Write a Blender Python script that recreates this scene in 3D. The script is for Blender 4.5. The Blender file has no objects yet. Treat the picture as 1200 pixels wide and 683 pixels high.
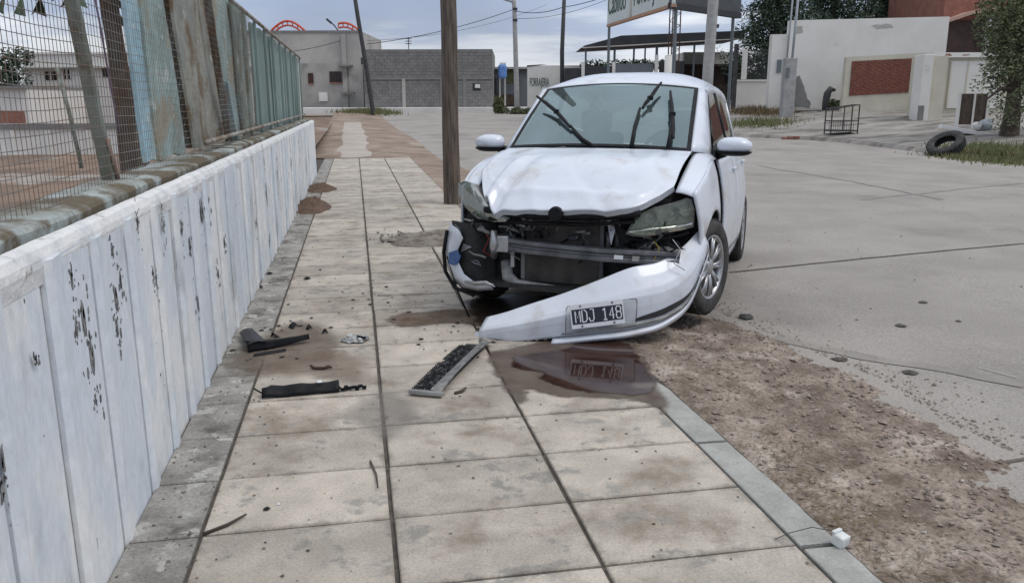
import bpy, math, random
import numpy as np
from mathutils import Vector, Matrix, noise as mnoise
random.seed(7)
scn = bpy.context.scene
COL = scn.collection
PI = math.pi
rad = math.radians

# ------------------------------------------------------------------ camera
CAM_Z, FPX = 1.3296, 960.3
PITCH, YAW, ROLL = 0.228102, 0.185107, -0.0028
cy_, sy_ = math.cos(YAW), math.sin(YAW)
FW = Vector((sy_*math.cos(PITCH), cy_*math.cos(PITCH), -math.sin(PITCH)))
R0 = Vector((cy_, -sy_, 0)); U0 = R0.cross(FW)
RT = R0*math.cos(ROLL) + U0*math.sin(ROLL)
UP = -R0*math.sin(ROLL) + U0*math.cos(ROLL)
cd = bpy.data.cameras.new('camera'); cam = bpy.data.objects.new('camera', cd); COL.objects.link(cam)
cd.sensor_fit = 'HORIZONTAL'; cd.sensor_width = 36; cd.lens = FPX/1200*36
cd.clip_start = 0.05; cd.clip_end = 2000
Mx = Matrix((RT, UP, -FW)).transposed().to_4x4(); Mx.translation = Vector((0, 0, CAM_Z))
cam.matrix_world = Mx
scn.camera = cam

# ------------------------------------------------------------------ light
SUN_EL, SUN_AZ = rad(58), rad(120)          # azimuth from +Y towards +X
w = bpy.data.worlds.new('World'); scn.world = w; w.use_nodes = True
nt = w.node_tree; N = nt.nodes; Lk = nt.links; N.clear()
out = N.new('ShaderNodeOutputWorld'); bg = N.new('ShaderNodeBackground'); bg2 = N.new('ShaderNodeBackground')
sky = N.new('ShaderNodeTexSky'); sky.sky_type = 'NISHITA'; sky.sun_disc = False
sky.sun_elevation = SUN_EL; sky.sun_rotation = SUN_AZ; sky.dust_density = 2.0
bg.inputs['Strength'].default_value = 0.07
Lk.new(sky.outputs[0], bg.inputs['Color'])
tc = N.new('ShaderNodeTexCoord'); sep = N.new('ShaderNodeSeparateXYZ'); Lk.new(tc.outputs['Generated'], sep.inputs[0])
mp = N.new('ShaderNodeMapping'); mp.inputs['Scale'].default_value = (3.0, 3.0, 26.0); Lk.new(tc.outputs['Generated'], mp.inputs['Vector'])
nz = N.new('ShaderNodeTexNoise'); nz.inputs['Scale'].default_value = 1.6; nz.inputs['Detail'].default_value = 6; nz.inputs['Roughness'].default_value = 0.55
Lk.new(mp.outputs[0], nz.inputs['Vector'])
cr = N.new('ShaderNodeValToRGB')          # cloud tone by elevation (sine)
e = cr.color_ramp.elements
e[0].position = 0.0; e[0].color = (0.80, 0.83, 0.86, 1)
e[1].position = 1.0; e[1].color = (1.0, 1.04, 1.12, 1)
for p_, c_ in ((0.055, (0.76, 0.80, 0.86, 1)), (0.088, (0.42, 0.49, 0.64, 1)), (0.16, (0.36, 0.44, 0.63, 1)), (0.32, (0.52, 0.59, 0.74, 1)), (0.6, (0.9, 0.95, 1.04, 1))):
    q = e.new(p_); q.color = c_
ad = N.new('ShaderNodeMath'); ad.operation = 'MULTIPLY_ADD'; ad.inputs[1].default_value = 0.16; ad.inputs[2].default_value = -0.08
Lk.new(nz.outputs['Fac'], ad.inputs[0])
nz2 = N.new('ShaderNodeTexNoise'); nz2.inputs['Scale'].default_value = 2.2; nz2.inputs['Detail'].default_value = 5
mp2 = N.new('ShaderNodeMapping'); mp2.inputs['Scale'].default_value = (1, 1, 2.5); Lk.new(tc.outputs['Generated'], mp2.inputs['Vector']); Lk.new(mp2.outputs[0], nz2.inputs['Vector'])
mr2 = N.new('ShaderNodeMapRange'); mr2.inputs[1].default_value = .3; mr2.inputs[2].default_value = .7; mr2.inputs[3].default_value = .78; mr2.inputs[4].default_value = 1.22; Lk.new(nz2.outputs['Fac'], mr2.inputs[0])
a2 = N.new('ShaderNodeMath'); a2.operation = 'ADD'; Lk.new(sep.outputs['Z'], a2.inputs[0]); Lk.new(ad.outputs[0], a2.inputs[1])
Lk.new(a2.outputs[0], cr.inputs[0])
Lk.new(cr.outputs[0], bg2.inputs['Color']); Lk.new(mr2.outputs[0], bg2.inputs['Strength'])
mx = N.new('ShaderNodeMixShader'); mx.inputs[0].default_value = 0.85
Lk.new(bg.outputs[0], mx.inputs[1]); Lk.new(bg2.outputs[0], mx.inputs[2]); Lk.new(mx.outputs[0], out.inputs['Surface'])
sl = bpy.data.lights.new('sun', 'SUN'); so = bpy.data.objects.new('sun', sl); COL.objects.link(so)
sl.energy = 1.1; sl.angle = rad(22); sl.color = (1, 0.95, 0.88)
sd = Vector((math.sin(SUN_AZ)*math.cos(SUN_EL), math.cos(SUN_AZ)*math.cos(SUN_EL), math.sin(SUN_EL)))
so.rotation_euler = (-sd).to_track_quat('-Z', 'Y').to_euler()
scn.view_settings.view_transform = 'Standard'; scn.view_settings.look = 'None'
scn.view_settings.exposure = 0.18; scn.view_settings.gamma = 1.0

# ------------------------------------------------------------------ materials
def mat(name, c1, c2=None, scale=6, rough=0.7, metal=0.0, bump=0.0, bscale=None, detail=5, stretch=(1, 1, 1), c3=None, s3=2.0, t3=(0.55, 0.7),
        rnd=0.0, speck=None, edge=None, c4=None, coat=0.0, spec=0.5, lo=0.35, hi=0.65, space='pos', seed=0.0):
    m = bpy.data.materials.new(name); m.use_nodes = True
    t = m.node_tree; n = t.nodes; l = t.links; b = n['Principled BSDF']
    b.inputs['Roughness'].default_value = rough; b.inputs['Metallic'].default_value = metal
    b.inputs['Coat Weight'].default_value = coat; b.inputs['Coat Roughness'].default_value = 0.08
    b.inputs['Specular IOR Level'].default_value = spec
    if space == 'pos':
        g = n.new('ShaderNodeNewGeometry'); src = g.outputs['Position']
    else:
        g = n.new('ShaderNodeTexCoord'); src = g.outputs['Object']
    mpn = n.new('ShaderNodeMapping'); mpn.inputs['Scale'].default_value = stretch; mpn.inputs['Location'].default_value = (seed, seed*1.7, seed*.3)
    l.new(src, mpn.inputs['Vector'])
    colr = None
    def mixc(a, bcol, fac):
        k = n.new('ShaderNodeMix'); k.data_type = 'RGBA'
        for s_, v_ in ((6, a), (7, bcol)):
            if isinstance(v_, tuple): k.inputs[s_].default_value = (*v_, 1)
            else: l.new(v_, k.inputs[s_])
        if isinstance(fac, float): k.inputs[0].default_value = fac
        else: l.new(fac, k.inputs[0])
        return k.outputs[2]
    def nse(sc, dt=detail, off=0):
        z = n.new('ShaderNodeTexNoise'); z.inputs['Scale'].default_value = sc; z.inputs['Detail'].default_value = dt; z.inputs['Roughness'].default_value = .6
        if off:
            m2 = n.new('ShaderNodeMapping'); m2.inputs['Location'].default_value = (off, off, off); m2.inputs['Scale'].default_value = stretch
            l.new(src, m2.inputs['Vector']); l.new(m2.outputs[0], z.inputs['Vector'])
        else: l.new(mpn.outputs[0], z.inputs['Vector'])
        return z.outputs['Fac']
    def rmp(v, a, bb):
        r = n.new('ShaderNodeMapRange'); r.inputs[1].default_value = a; r.inputs[2].default_value = bb; r.interpolation_type = 'SMOOTHSTEP'
        l.new(v, r.inputs[0]); return r.outputs[0]
    colr = c1
    if c2 is not None: colr = mixc(c1, c2, rmp(nse(scale), lo, hi))
    if c3 is not None: colr = mixc(colr, c3, rmp(nse(s3, 7, 13.7), *t3))
    if c4 is not None: colr = mixc(colr, c4[0], rmp(nse(c4[1], 9, 33.0), c4[2], c4[3]))
    if edge:
        tg = n.new('ShaderNodeTexCoord'); sp = n.new('ShaderNodeSeparateXYZ'); l.new(tg.outputs['Generated'], sp.inputs[0]); ds = []
        for ax, sc_ in ((0, edge[0]), (1, edge[1])):
            a_ = n.new('ShaderNodeMath'); a_.operation = 'PINGPONG'; a_.inputs[1].default_value = .5; l.new(sp.outputs[ax], a_.inputs[0])
            m_ = n.new('ShaderNodeMath'); m_.operation = 'MULTIPLY'; m_.inputs[1].default_value = sc_; l.new(a_.outputs[0], m_.inputs[0]); ds.append(m_.outputs[0])
        mn = n.new('ShaderNodeMath'); mn.operation = 'MINIMUM'; l.new(ds[0], mn.inputs[0]); l.new(ds[1], mn.inputs[1])
        q_ = n.new('ShaderNodeMath'); q_.operation = 'MULTIPLY_ADD'; q_.inputs[1].default_value = .16; l.new(nse(9, 8, 21.0), q_.inputs[0]); l.new(mn.outputs[0], q_.inputs[2])
        fr_ = n.new('ShaderNodeMapRange'); fr_.inputs[1].default_value = .105; fr_.inputs[2].default_value = .045; fr_.inputs[3].default_value = 0; fr_.inputs[4].default_value = .75; fr_.interpolation_type = 'SMOOTHSTEP'; l.new(q_.outputs[0], fr_.inputs[0])
        colr = mixc(colr, edge[2], fr_.outputs[0])
    if speck:
        r = n.new('ShaderNodeMapRange'); r.inputs[1].default_value = .3; r.inputs[2].default_value = .7; r.inputs[3].default_value = 1-speck[1]; r.inputs[4].default_value = 1+speck[1]; l.new(nse(speck[0], 3, 5.3), r.inputs[0])
        h2 = n.new('ShaderNodeHueSaturation'); l.new(r.outputs[0], h2.inputs['Value'])
        if isinstance(colr, tuple): h2.inputs['Color'].default_value = (*colr, 1)
        else: l.new(colr, h2.inputs['Color'])
        colr = h2.outputs[0]
    if rnd:
        oi = n.new('ShaderNodeObjectInfo'); hs = n.new('ShaderNodeHueSaturation')
        r = n.new('ShaderNodeMapRange'); r.inputs[3].default_value = 1-rnd; r.inputs[4].default_value = 1+rnd
        l.new(oi.outputs['Random'], r.inputs[0]); l.new(r.outputs[0], hs.inputs['Value'])
        if isinstance(colr, tuple): hs.inputs['Color'].default_value = (*colr, 1)
        else: l.new(colr, hs.inputs['Color'])
        colr = hs.outputs[0]
    if isinstance(colr, tuple): b.inputs['Base Color'].default_value = (*colr, 1)
    else: l.new(colr, b.inputs['Base Color'])
    if bump:
        bp = n.new('ShaderNodeBump'); bp.inputs['Strength'].default_value = 1.0; bp.inputs['Distance'].default_value = bump
        l.new(nse(bscale or scale*3, 6, 3.1), bp.inputs['Height']); l.new(bp.outputs[0], b.inputs['Normal'])
    m['mix'] = 0
    return m

MT = {}
def tint_glass(name, tint, fac, hazec=(0.5, 0.55, 0.55), hz=0.1, gc=(1, 1, 1), fm=1.0, gr=0.02):
    m = bpy.data.materials.new(name); m.use_nodes = True
    t = m.node_tree; n = t.nodes; l = t.links; n.clear()
    o = n.new('ShaderNodeOutputMaterial'); tr = n.new('ShaderNodeBsdfTransparent'); tr.inputs[0].default_value = (*tint, 1)
    gl = n.new('ShaderNodeBsdfGlossy'); gl.inputs['Roughness'].default_value = gr; gl.inputs[0].default_value = (*gc, 1)
    df = n.new('ShaderNodeBsdfDiffuse'); df.inputs[0].default_value = (*hazec, 1)
    a = n.new('ShaderNodeMixShader'); a.inputs[0].default_value = hz; l.new(tr.outputs[0], a.inputs[1]); l.new(df.outputs[0], a.inputs[2])
    fr = n.new('ShaderNodeFresnel'); fr.inputs[0].default_value = 1.5
    ml = n.new('ShaderNodeMath'); ml.operation = 'MULTIPLY_ADD'; ml.inputs[1].default_value = fm; ml.inputs[2].default_value = fac; ml.use_clamp = True
    l.new(fr.outputs[0], ml.inputs[0])
    b = n.new('ShaderNodeMixShader'); l.new(ml.outputs[0], b.inputs[0]); l.new(a.outputs[0], b.inputs[1]); l.new(gl.outputs[0], b.inputs[2])
    l.new(b.outputs[0], o.inputs['Surface'])
    return m

paint = mat('car_paint', (0.615, 0.655, 0.725), (0.575, 0.61, 0.675), 3, rough=0.33, coat=0.42, spec=0.5, space='obj', c3=(0.40, 0.375, 0.34), s3=4.2, t3=(0.52, 0.80), detail=10, speck=(140, .05))
blackp = mat('black_plastic', (0.006, 0.0065, 0.008), (0.012, 0.012, 0.014), 20, rough=0.5, spec=.16, space='obj', c3=(0.028, 0.026, 0.024), s3=6, t3=(0.6, 0.85), bump=0.0006, bscale=90)
greyp = mat('grey_plastic', (0.16, 0.16, 0.16), (0.28, 0.28, 0.27), 15, rough=0.6, space='obj')
rubber = mat('rubber', (0.018, 0.018, 0.019), (0.05, 0.047, 0.043), 9, rough=0.8, space='obj', bump=0.001, bscale=60)
alloy = mat('alloy', (0.45, 0.46, 0.48), (0.34, 0.34, 0.34), 12, rough=0.35, metal=0.7, space='obj')
steel = mat('beam_steel', (0.085, 0.09, 0.10), (0.16, 0.165, 0.175), 8, rough=0.45, metal=0.4, space='obj')
fin = mat('radiator_fin', (0.06, 0.056, 0.052), (0.11, 0.10, 0.09), 14, rough=0.6, metal=0.3, space='obj')
void = mat('engine_bay_black', (0.012, 0.012, 0.013), (0.03, 0.03, 0.03), 10, rough=0.7, space='obj')
chrome = mat('chrome', (0.75, 0.76, 0.76), rough=0.12, metal=1.0)
winds = tint_glass('windscreen_glass', (0.50, 0.64, 0.64), 0.13, (0.34, 0.47, 0.50), 0.10, (0.78, 0.96, 1.0))
sideg = tint_glass('side_glass', (0.30, 0.33, 0.33), 0.08, hz=0.05)
lensg = tint_glass('lamp_lens', (0.74, 0.78, 0.73), 0.0, (0.36, 0.39, 0.36), 0.07, fm=.45, gr=.04)
lampin = mat('lamp_inner', (0.44, 0.46, 0.44), (0.30, 0.32, 0.30), 20, rough=.35, metal=.35, space='obj')
lensd = tint_glass('dull_lamp_lens', (0.7, 0.75, 0.7), 0.0, (0.21, 0.25, 0.22), 0.45, fm=.28, gr=.10)  # hazier, less mirror-like lens for the car's right headlight
reflm = mat('lamp_reflector', (0.72, 0.74, 0.72), rough=0.22, metal=1.0)
platew = mat('plate_white', (0.62, 0.63, 0.66), rough=0.4)
platek = mat('plate_black', (0.008, 0.012, 0.022), rough=0.35)
seatm = mat('seat_cloth', (0.06, 0.062, 0.066), (0.09, 0.09, 0.095), 40, rough=0.9)
bluep = mat('blue_scrape', (0.03, 0.09, 0.26), (0.06, 0.13, 0.3), 30, rough=0.5, space='obj')

tile_m = mat('tile_concrete', (0.455, 0.408, 0.348), (0.345, 0.308, 0.262), 4, rough=0.82, bump=0.003, bscale=34, c3=(0.20, 0.162, 0.122), s3=2.9, t3=(0.50, 0.74), rnd=0.15, detail=10, speck=(110, .18), edge=(.6, .4, (0.15, 0.125, 0.10)), c4=((0.255, 0.238, 0.212), 7.5, .55, .66))
tile_d = mat('tile_concrete_dirty', (0.31, 0.295, 0.27), (0.19, 0.18, 0.165), 6, rough=0.85, bump=0.0035, bscale=30, c3=(0.09, 0.08, 0.068), s3=5.5, t3=(0.50, 0.72), rnd=0.10, detail=8, speck=(90, .25), c4=((0.38, 0.37, 0.34), 9, .56, .62))
joint_m = mat('joint_soil', (0.06, 0.052, 0.044), (0.11, 0.095, 0.08), 20, rough=0.95)
kerb_m = mat('kerb_concrete', (0.345, 0.345, 0.322), (0.27, 0.27, 0.25), 7, rough=0.85, bump=0.0025, bscale=35, c3=(0.17, 0.16, 0.14), s3=5, t3=(0.6, 0.8), detail=8, speck=(120, .15))
road_m = mat('road_concrete', (0.305, 0.282, 0.255), (0.252, 0.232, 0.21), 0.9, rough=0.88, bump=0.006, bscale=40, c3=(0.15, 0.135, 0.12), s3=0.45, t3=(0.52, 0.8), detail=12, speck=(85, .24))
dirt_m = mat('dirt', (0.275, 0.222, 0.18), (0.138, 0.104, 0.080), 5, rough=0.97, bump=0.02, bscale=26, c3=(0.385, 0.33, 0.28), s3=4.1, t3=(0.48, 0.68), detail=12, speck=(60, .38))
yard_m = mat('yard_dirt', (0.22, 0.15, 0.105), (0.13, 0.09, 0.065), 1.2, rough=0.97, c3=(0.33, 0.31, 0.28), s3=0.5, t3=(0.55, 0.65))
crack_m = mat('crack_dirt', (0.05, 0.045, 0.04), (0.12, 0.10, 0.085), 9, rough=0.95)
trackm = mat('tyre_track', (0.205, 0.188, 0.17), (0.262, 0.24, 0.215), 5, rough=0.8)
peb_m = mat('pebble', (0.29, 0.24, 0.20), (0.13, 0.10, 0.08), 45, rough=0.9, c3=(0.42, 0.39, 0.36), s3=35, t3=(0.58, 0.7))
straw_m = mat('straw', (0.20, 0.145, 0.075), (0.10, 0.08, 0.045), 25, rough=0.9)
wall_m = mat('whitewashed_concrete', (0.69, 0.70, 0.70), (0.57, 0.615, 0.665), 2.4, rough=0.85, bump=0.006, bscale=22, stretch=(1, 1, .45), c3=(0.40, 0.425, 0.445), s3=4.2, t3=(0.54, 0.74), rnd=0.025, lo=.42, hi=.58, detail=10, speck=(40, .07))
coping_m = mat('coping_paint', (0.69, 0.69, 0.68), (0.55, 0.57, 0.58), 9, rough=0.85, bump=0.008, bscale=32, lo=.45, hi=.65, c3=(0.20, 0.17, 0.12), s3=9, t3=(0.62, 0.72))
ledge_m = mat('plinth_paint', (0.36, 0.41, 0.41), (0.24, 0.25, 0.22), 3.2, rough=.92, bump=.005, bscale=30, c3=(0.11, 0.088, 0.055), s3=3.6, t3=(.42, .56), detail=10, speck=(50, .2))
plinth_m = mat('mossy_plinth', (0.24, 0.24, 0.20), (0.10, 0.085, 0.055), 5, rough=0.95, bump=0.008, bscale=22, c3=(0.36, 0.40, 0.39), s3=3.5, t3=(0.52, 0.62))
flake_m = mat('bare_concrete', (0.07, 0.07, 0.072), (0.24, 0.24, 0.235), 45, rough=0.95)
wire_m = mat('fence_wire', (0.19, 0.19, 0.185), (0.15, 0.088, 0.052), 5, rough=0.7, metal=0.2)
wire_d = mat('pale_rusty_wire', (0.33, 0.34, 0.32), (0.17, 0.115, 0.07), 5, rough=0.75, metal=0.1)  # rusty wire, its lighter look before the boards put into the colour
postg = mat('green_grey_post', (0.22, 0.255, 0.225), (0.14, 0.155, 0.13), 8, rough=0.85, bump=0.003, bscale=30, c3=(0.10, 0.08, 0.05), s3=7, t3=(0.58, 0.7))
def sheet(name, a, b_, c_, s=0):
    return mat(name, a, b_, 3.2, rough=0.8, stretch=(1, 1, .95), c3=c_, s3=2.6, t3=(0.49, 0.60), c4=((0.46, 0.50, 0.48), 6, .6, .66), seed=s, bump=0.003, bscale=20, detail=9, rnd=0.2, speck=(30, .15), lo=.42, hi=.58)
sh_teal = sheet('teal_sheet', (0.30, 0.40, 0.395), (0.225, 0.30, 0.285), (0.31, 0.28, 0.21))
sh_blue = sheet('blue_sheet', (0.30, 0.47, 0.55), (0.25, 0.39, 0.46), (0.34, 0.43, 0.43), 2)
sh_brn = sheet('stained_sheet', (0.32, 0.315, 0.27), (0.225, 0.24, 0.215), (0.16, 0.115, 0.06), 4)
sh_grn = sheet('green_sheet', (0.215, 0.285, 0.27), (0.175, 0.23, 0.215), (0.25, 0.275, 0.23), 7)
sh_grn2 = mat('far_green_sheet', (0.21, 0.28, 0.265), (0.165, 0.22, 0.205), 1.6, rough=.8, stretch=(1, 1, .6), c3=(.26, .30, .26), s3=1.5, t3=(.55, .7), rnd=.06, detail=8)
rust = mat('rust', (0.09, 0.04, 0.025), (0.03, 0.022, 0.02), 14, rough=0.9)
wood_m = mat('pole_wood', (0.14, 0.108, 0.085), (0.055, 0.043, 0.036), 11, rough=0.9, stretch=(3, 3, .25), bump=0.006, bscale=25, detail=9, c3=(0.17, 0.15, 0.13), s3=5, t3=(0.58, 0.7))
darkpole = mat('dark_pole', (0.03, 0.032, 0.036), (0.05, 0.05, 0.05), 5, rough=0.7)
conc_m = mat('pole_concrete', (0.36, 0.36, 0.355), (0.29, 0.29, 0.28), 5, rough=0.85)
lamp_m = mat('lamp_metal', (0.36, 0.40, 0.43), (0.3, 0.33, 0.36), 5, rough=0.5)
cable_m = mat('cable', (0.025, 0.027, 0.03), rough=0.7)
block_m = mat('grey_block', (0.215, 0.21, 0.205), (0.165, 0.16, 0.156), 3, rough=0.92, rnd=0.06, c3=(0.125, 0.12, 0.116), s3=0.5, t3=(0.52, 0.75), detail=8)
mort_m = mat('mortar', (0.22, 0.215, 0.205), (0.18, 0.175, 0.17), 3, rough=0.95)
rend_m = mat('grey_render', (0.43, 0.41, 0.38), (0.335, 0.325, 0.305), 0.7, rough=0.9, c3=(0.23, 0.225, 0.215), s3=0.45, t3=(0.56, 0.72), detail=8)
white_m = mat('white_wall_paint', (0.70, 0.685, 0.65), (0.63, 0.615, 0.58), 0.8, rough=0.88, c3=(0.40, 0.39, 0.37), s3=0.9, t3=(0.62, 0.78), detail=9)
cream_m = mat('cream_paint', (0.57, 0.545, 0.45), (0.50, 0.475, 0.39), 1.5, rough=0.88, detail=8)
brick_m = mat('red_brick', (0.20, 0.075, 0.052), (0.15, 0.056, 0.042), 6, rough=0.9, rnd=0.16)
brickmort = mat('brick_mortar', (0.19, 0.085, 0.065), (0.15, 0.07, 0.055), 6, rough=0.95)
house_m = mat('house_brick', (0.30, 0.13, 0.095), (0.22, 0.095, 0.07), 3, rough=0.9, detail=8)
dkred = mat('shed_brown_porch_shade', (0.075, 0.042, 0.036), (0.05, 0.03, 0.026), 3, rough=0.8)  # brown of the shed wall, also used as painted shade in the porch
orange = mat('orange_steel', (0.62, 0.09, 0.03), (0.5, 0.07, 0.03), 3, rough=0.6)
signw = mat('sign_white', (0.55, 0.60, 0.58), (0.48, 0.53, 0.51), 1, rough=0.6)
signg = mat('sign_green', (0.035, 0.075, 0.055), rough=0.6)
black_m = mat('dark_roof', (0.02, 0.022, 0.027), (0.035, 0.035, 0.04), 1, rough=0.7)
ddoor = mat('dark_window', (0.015, 0.018, 0.022), rough=0.25)
blue_m = mat('blue_tank', (0.10, 0.21, 0.50), (0.13, 0.26, 0.55), 2, rough=0.6)
shed_m = mat('grey_shed', (0.15, 0.17, 0.19), (0.12, 0.14, 0.15), 1, rough=0.8)
bark_m = mat('bark', (0.10, 0.075, 0.058), (0.055, 0.042, 0.033), 9, rough=0.95, stretch=(1, 1, .5), bump=0.012, bscale=18)
leafd = mat('conifer_leaf', (0.022, 0.042, 0.024), (0.048, 0.078, 0.04), 2.2, rough=0.8, detail=4)
leafm = mat('tree_leaf', (0.075, 0.098, 0.044), (0.155, 0.175, 0.088), 4, rough=0.7, detail=4, c3=(0.17, 0.175, 0.11), s3=9, t3=(0.6, 0.72))
leafg = mat('bush_leaf', (0.06, 0.085, 0.035), (0.12, 0.12, 0.055), 3, rough=0.8)
grass_m = mat('grass_blade', (0.10, 0.13, 0.045), (0.17, 0.155, 0.075), 2.5, rough=0.85)
drive_m = mat('driveway', (0.31, 0.288, 0.26), (0.20, 0.186, 0.168), 0.9, rough=0.9, c3=(0.125, 0.114, 0.10), s3=0.7, t3=(0.48, 0.62), stretch=(1, 2.2, 1), detail=8)
farkerb = mat('far_kerb', (0.74, 0.73, 0.70), (0.62, 0.61, 0.59), 0.6, rough=0.9)
path_m = mat('cement_path', (0.40, 0.355, 0.305), (0.33, 0.29, 0.25), 1.1, rough=0.9, detail=8)
liquid = mat('coolant', (0.030, 0.012, 0.010), (0.085, 0.058, 0.046), 4, rough=0.04, spec=0.42, lo=.40, hi=.6)
wet_m = mat('wet_tile', (0.165, 0.13, 0.102), (0.115, 0.085, 0.066), 6, rough=0.42, spec=0.4, bump=.002, bscale=40)
clearp = mat('clear_fragment', (0.42, 0.44, 0.43), (0.12, 0.12, 0.12), 30, rough=0.15, space='obj')
foam = mat('white_block', (0.66, 0.68, 0.68), (0.5, 0.52, 0.52), 20, rough=0.8, space='obj')

# ------------------------------------------------------------------ mesh helpers
class G:
    def __init__(s): s.v = []; s.f = []
    def add(s, vs, fs):
        o = len(s.v); s.v += [tuple(p) for p in vs]; s.f += [tuple(i+o for i in f) for f in fs]; return s
    def box(s, c, d, rz=0, rx=0, ry=0):
        M = Matrix.Translation(c) @ Matrix.Rotation(rz, 4, 'Z') @ Matrix.Rotation(ry, 4, 'Y') @ Matrix.Rotation(rx, 4, 'X')
        vs = [M @ Vector((x*d[0]/2, y*d[1]/2, z*d[2]/2)) for x in (-1, 1) for y in (-1, 1) for z in (-1, 1)]
        return s.add(vs, [(0, 1, 3, 2), (4, 6, 7, 5), (0, 4, 5, 1), (2, 3, 7, 6), (0, 2, 6, 4), (1, 5, 7, 3)])
    def b2(s, x0, x1, y0, y1, z0, z1): return s.box(((x0+x1)/2, (y0+y1)/2, (z0+z1)/2), (x1-x0, y1-y0, z1-z0))
    def bbox(s, x0, x1, y0, y1, z0, z1, b=.004):     # box with chamfered top edges
        vs = [(x0, y0, z0), (x1, y0, z0), (x1, y1, z0), (x0, y1, z0), (x0, y0, z1-b), (x1, y0, z1-b), (x1, y1, z1-b), (x0, y1, z1-b),
              (x0+b, y0+b, z1), (x1-b, y0+b, z1), (x1-b, y1-b, z1), (x0+b, y1-b, z1)]
        fs = [(3, 2, 1, 0), (8, 9, 10, 11)]
        for i in range(4):
            j = (i+1) % 4; fs += [(i, j, j+4, i+4), (i+4, j+4, j+8, i+8)]
        return s.add(vs, fs)
    def tube(s, pts, r, n=8, cap=True):
        pts = [Vector(p) for p in pts]; rs = r if isinstance(r, (list, tuple)) else [r]*len(pts)
        vs = []; prev = None
        for i, p in enumerate(pts):
            d = (pts[min(i+1, len(pts)-1)] - pts[max(i-1, 0)]).normalized()
            a = Vector((0, 0, 1)) if abs(d.z) < .95 else Vector((1, 0, 0))
            if prev is None: x = d.cross(a).normalized()
            else: x = (prev - d*prev.dot(d)).normalized()
            prev = x; y = d.cross(x)
            vs += [p + (x*math.cos(2*PI*k/n) + y*math.sin(2*PI*k/n))*rs[i] for k in range(n)]
        fs = [(i*n+k, i*n+(k+1) % n, (i+1)*n+(k+1) % n, (i+1)*n+k) for i in range(len(pts)-1) for k in range(n)]
        if cap: fs += [tuple(range(n))[::-1], tuple((len(pts)-1)*n+k for k in range(n))]
        return s.add(vs, fs)
    def lathe(s, prof, M=None, n=24):       # prof (r, h), around local x axis mapped by M
        M = M or Matrix.Identity(4); vs = []
        for r, h in prof: vs += [M @ Vector((h, r*math.cos(2*PI*k/n), r*math.sin(2*PI*k/n))) for k in range(n)]
        fs = [(i*n+k, (i+1)*n+k, (i+1)*n+(k+1) % n, i*n+(k+1) % n) for i in range(len(prof)-1) for k in range(n)]
        return s.add(vs, fs)
    def grid(s, fn, nu, nv, flip=False):
        vs = [fn(i/nu, j/nv) for i in range(nu+1) for j in range(nv+1)]
        a = nv+1
        fs = [(i*a+j, (i+1)*a+j, (i+1)*a+j+1, i*a+j+1) for i in range(nu) for j in range(nv)]
        if flip: fs = [f[::-1] for f in fs]
        return s.add(vs, fs)
    def prism(s, poly, off):                 # 3D polygon extruded by vector
        n = len(poly); off = Vector(off); vs = [Vector(p) for p in poly] + [Vector(p)+off for p in poly]
        fs = [tuple(range(n))[::-1], tuple(range(n, 2*n))] + [(i, (i+1) % n, n+(i+1) % n, n+i) for i in range(n)]
        return s.add(vs, fs)
    def mesh(s, name, m, smooth=False):
        me = bpy.data.meshes.new(name); me.from_pydata(s.v, [], s.f); me.update()
        if m: me.materials.append(m)
        if smooth: me.shade_smooth()
        return me
    def build(s, name, m, parent=None, smooth=False, solid=0, loc=None, bevel=0, sub=0, weld=False):
        o = bpy.data.objects.new(name, s.mesh(name, m, smooth)); COL.objects.link(o)
        if parent: o.parent = parent
        if loc: o.location = loc
        if weld: k = o.modifiers.new('w', 'WELD'); k.merge_threshold = .0005
        if solid: k = o.modifiers.new('s', 'SOLIDIFY'); k.thickness = solid; k.offset = -1
        if bevel: k = o.modifiers.new('b', 'BEVEL'); k.width = bevel; k.segments = 2; k.limit_method = 'ANGLE'; k.angle_limit = rad(40)
        if sub: k = o.modifiers.new('u', 'SUBSURF'); k.levels = sub; k.render_levels = sub
        return o

def inst(name, me, parent, loc=(0, 0, 0), rot=(0, 0, 0), scale=(1, 1, 1)):
    o = bpy.data.objects.new(name, me); COL.objects.link(o); o.parent = parent; o.location = loc; o.rotation_euler = rot; o.scale = scale; return o
def tag(o, label, cat, group=None, kind=None):
    o['label'] = label; o['category'] = cat
    if group: o['group'] = group
    if kind: o['kind'] = kind
    return o
def thing(name, label, cat, loc=(0, 0, 0), rz=0, group=None):
    o = bpy.data.objects.new(name, None); o.empty_display_size = .1; COL.objects.link(o); o.location = loc; o.rotation_euler = (0, 0, rz)
    return tag(o, label, cat, group)
def struct(o): o['kind'] = 'structure'; return o
def text(name, body, m, parent, loc, rot, size, sx=1.0, ext=.002, align='LEFT', bold=0.0, M=None):
    c = bpy.data.curves.new(name, 'FONT'); c.body = body; c.size = size; c.extrude = ext; c.align_x = align; c.align_y = 'BOTTOM_BASELINE'; c.offset = bold
    q = bpy.data.objects.new('tmp', c); COL.objects.link(q); bpy.context.view_layer.update()
    me = bpy.data.meshes.new_from_object(q.evaluated_get(bpy.context.evaluated_depsgraph_get())); bpy.data.objects.remove(q)
    me.name = name; me.materials.clear(); me.materials.append(m)
    for v in me.vertices: v.co.x *= sx
    o = bpy.data.objects.new(name, me); COL.objects.link(o); o.parent = parent
    if M is not None: o.matrix_local = M
    else: o.location = loc; o.rotation_euler = rot
    return o
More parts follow.
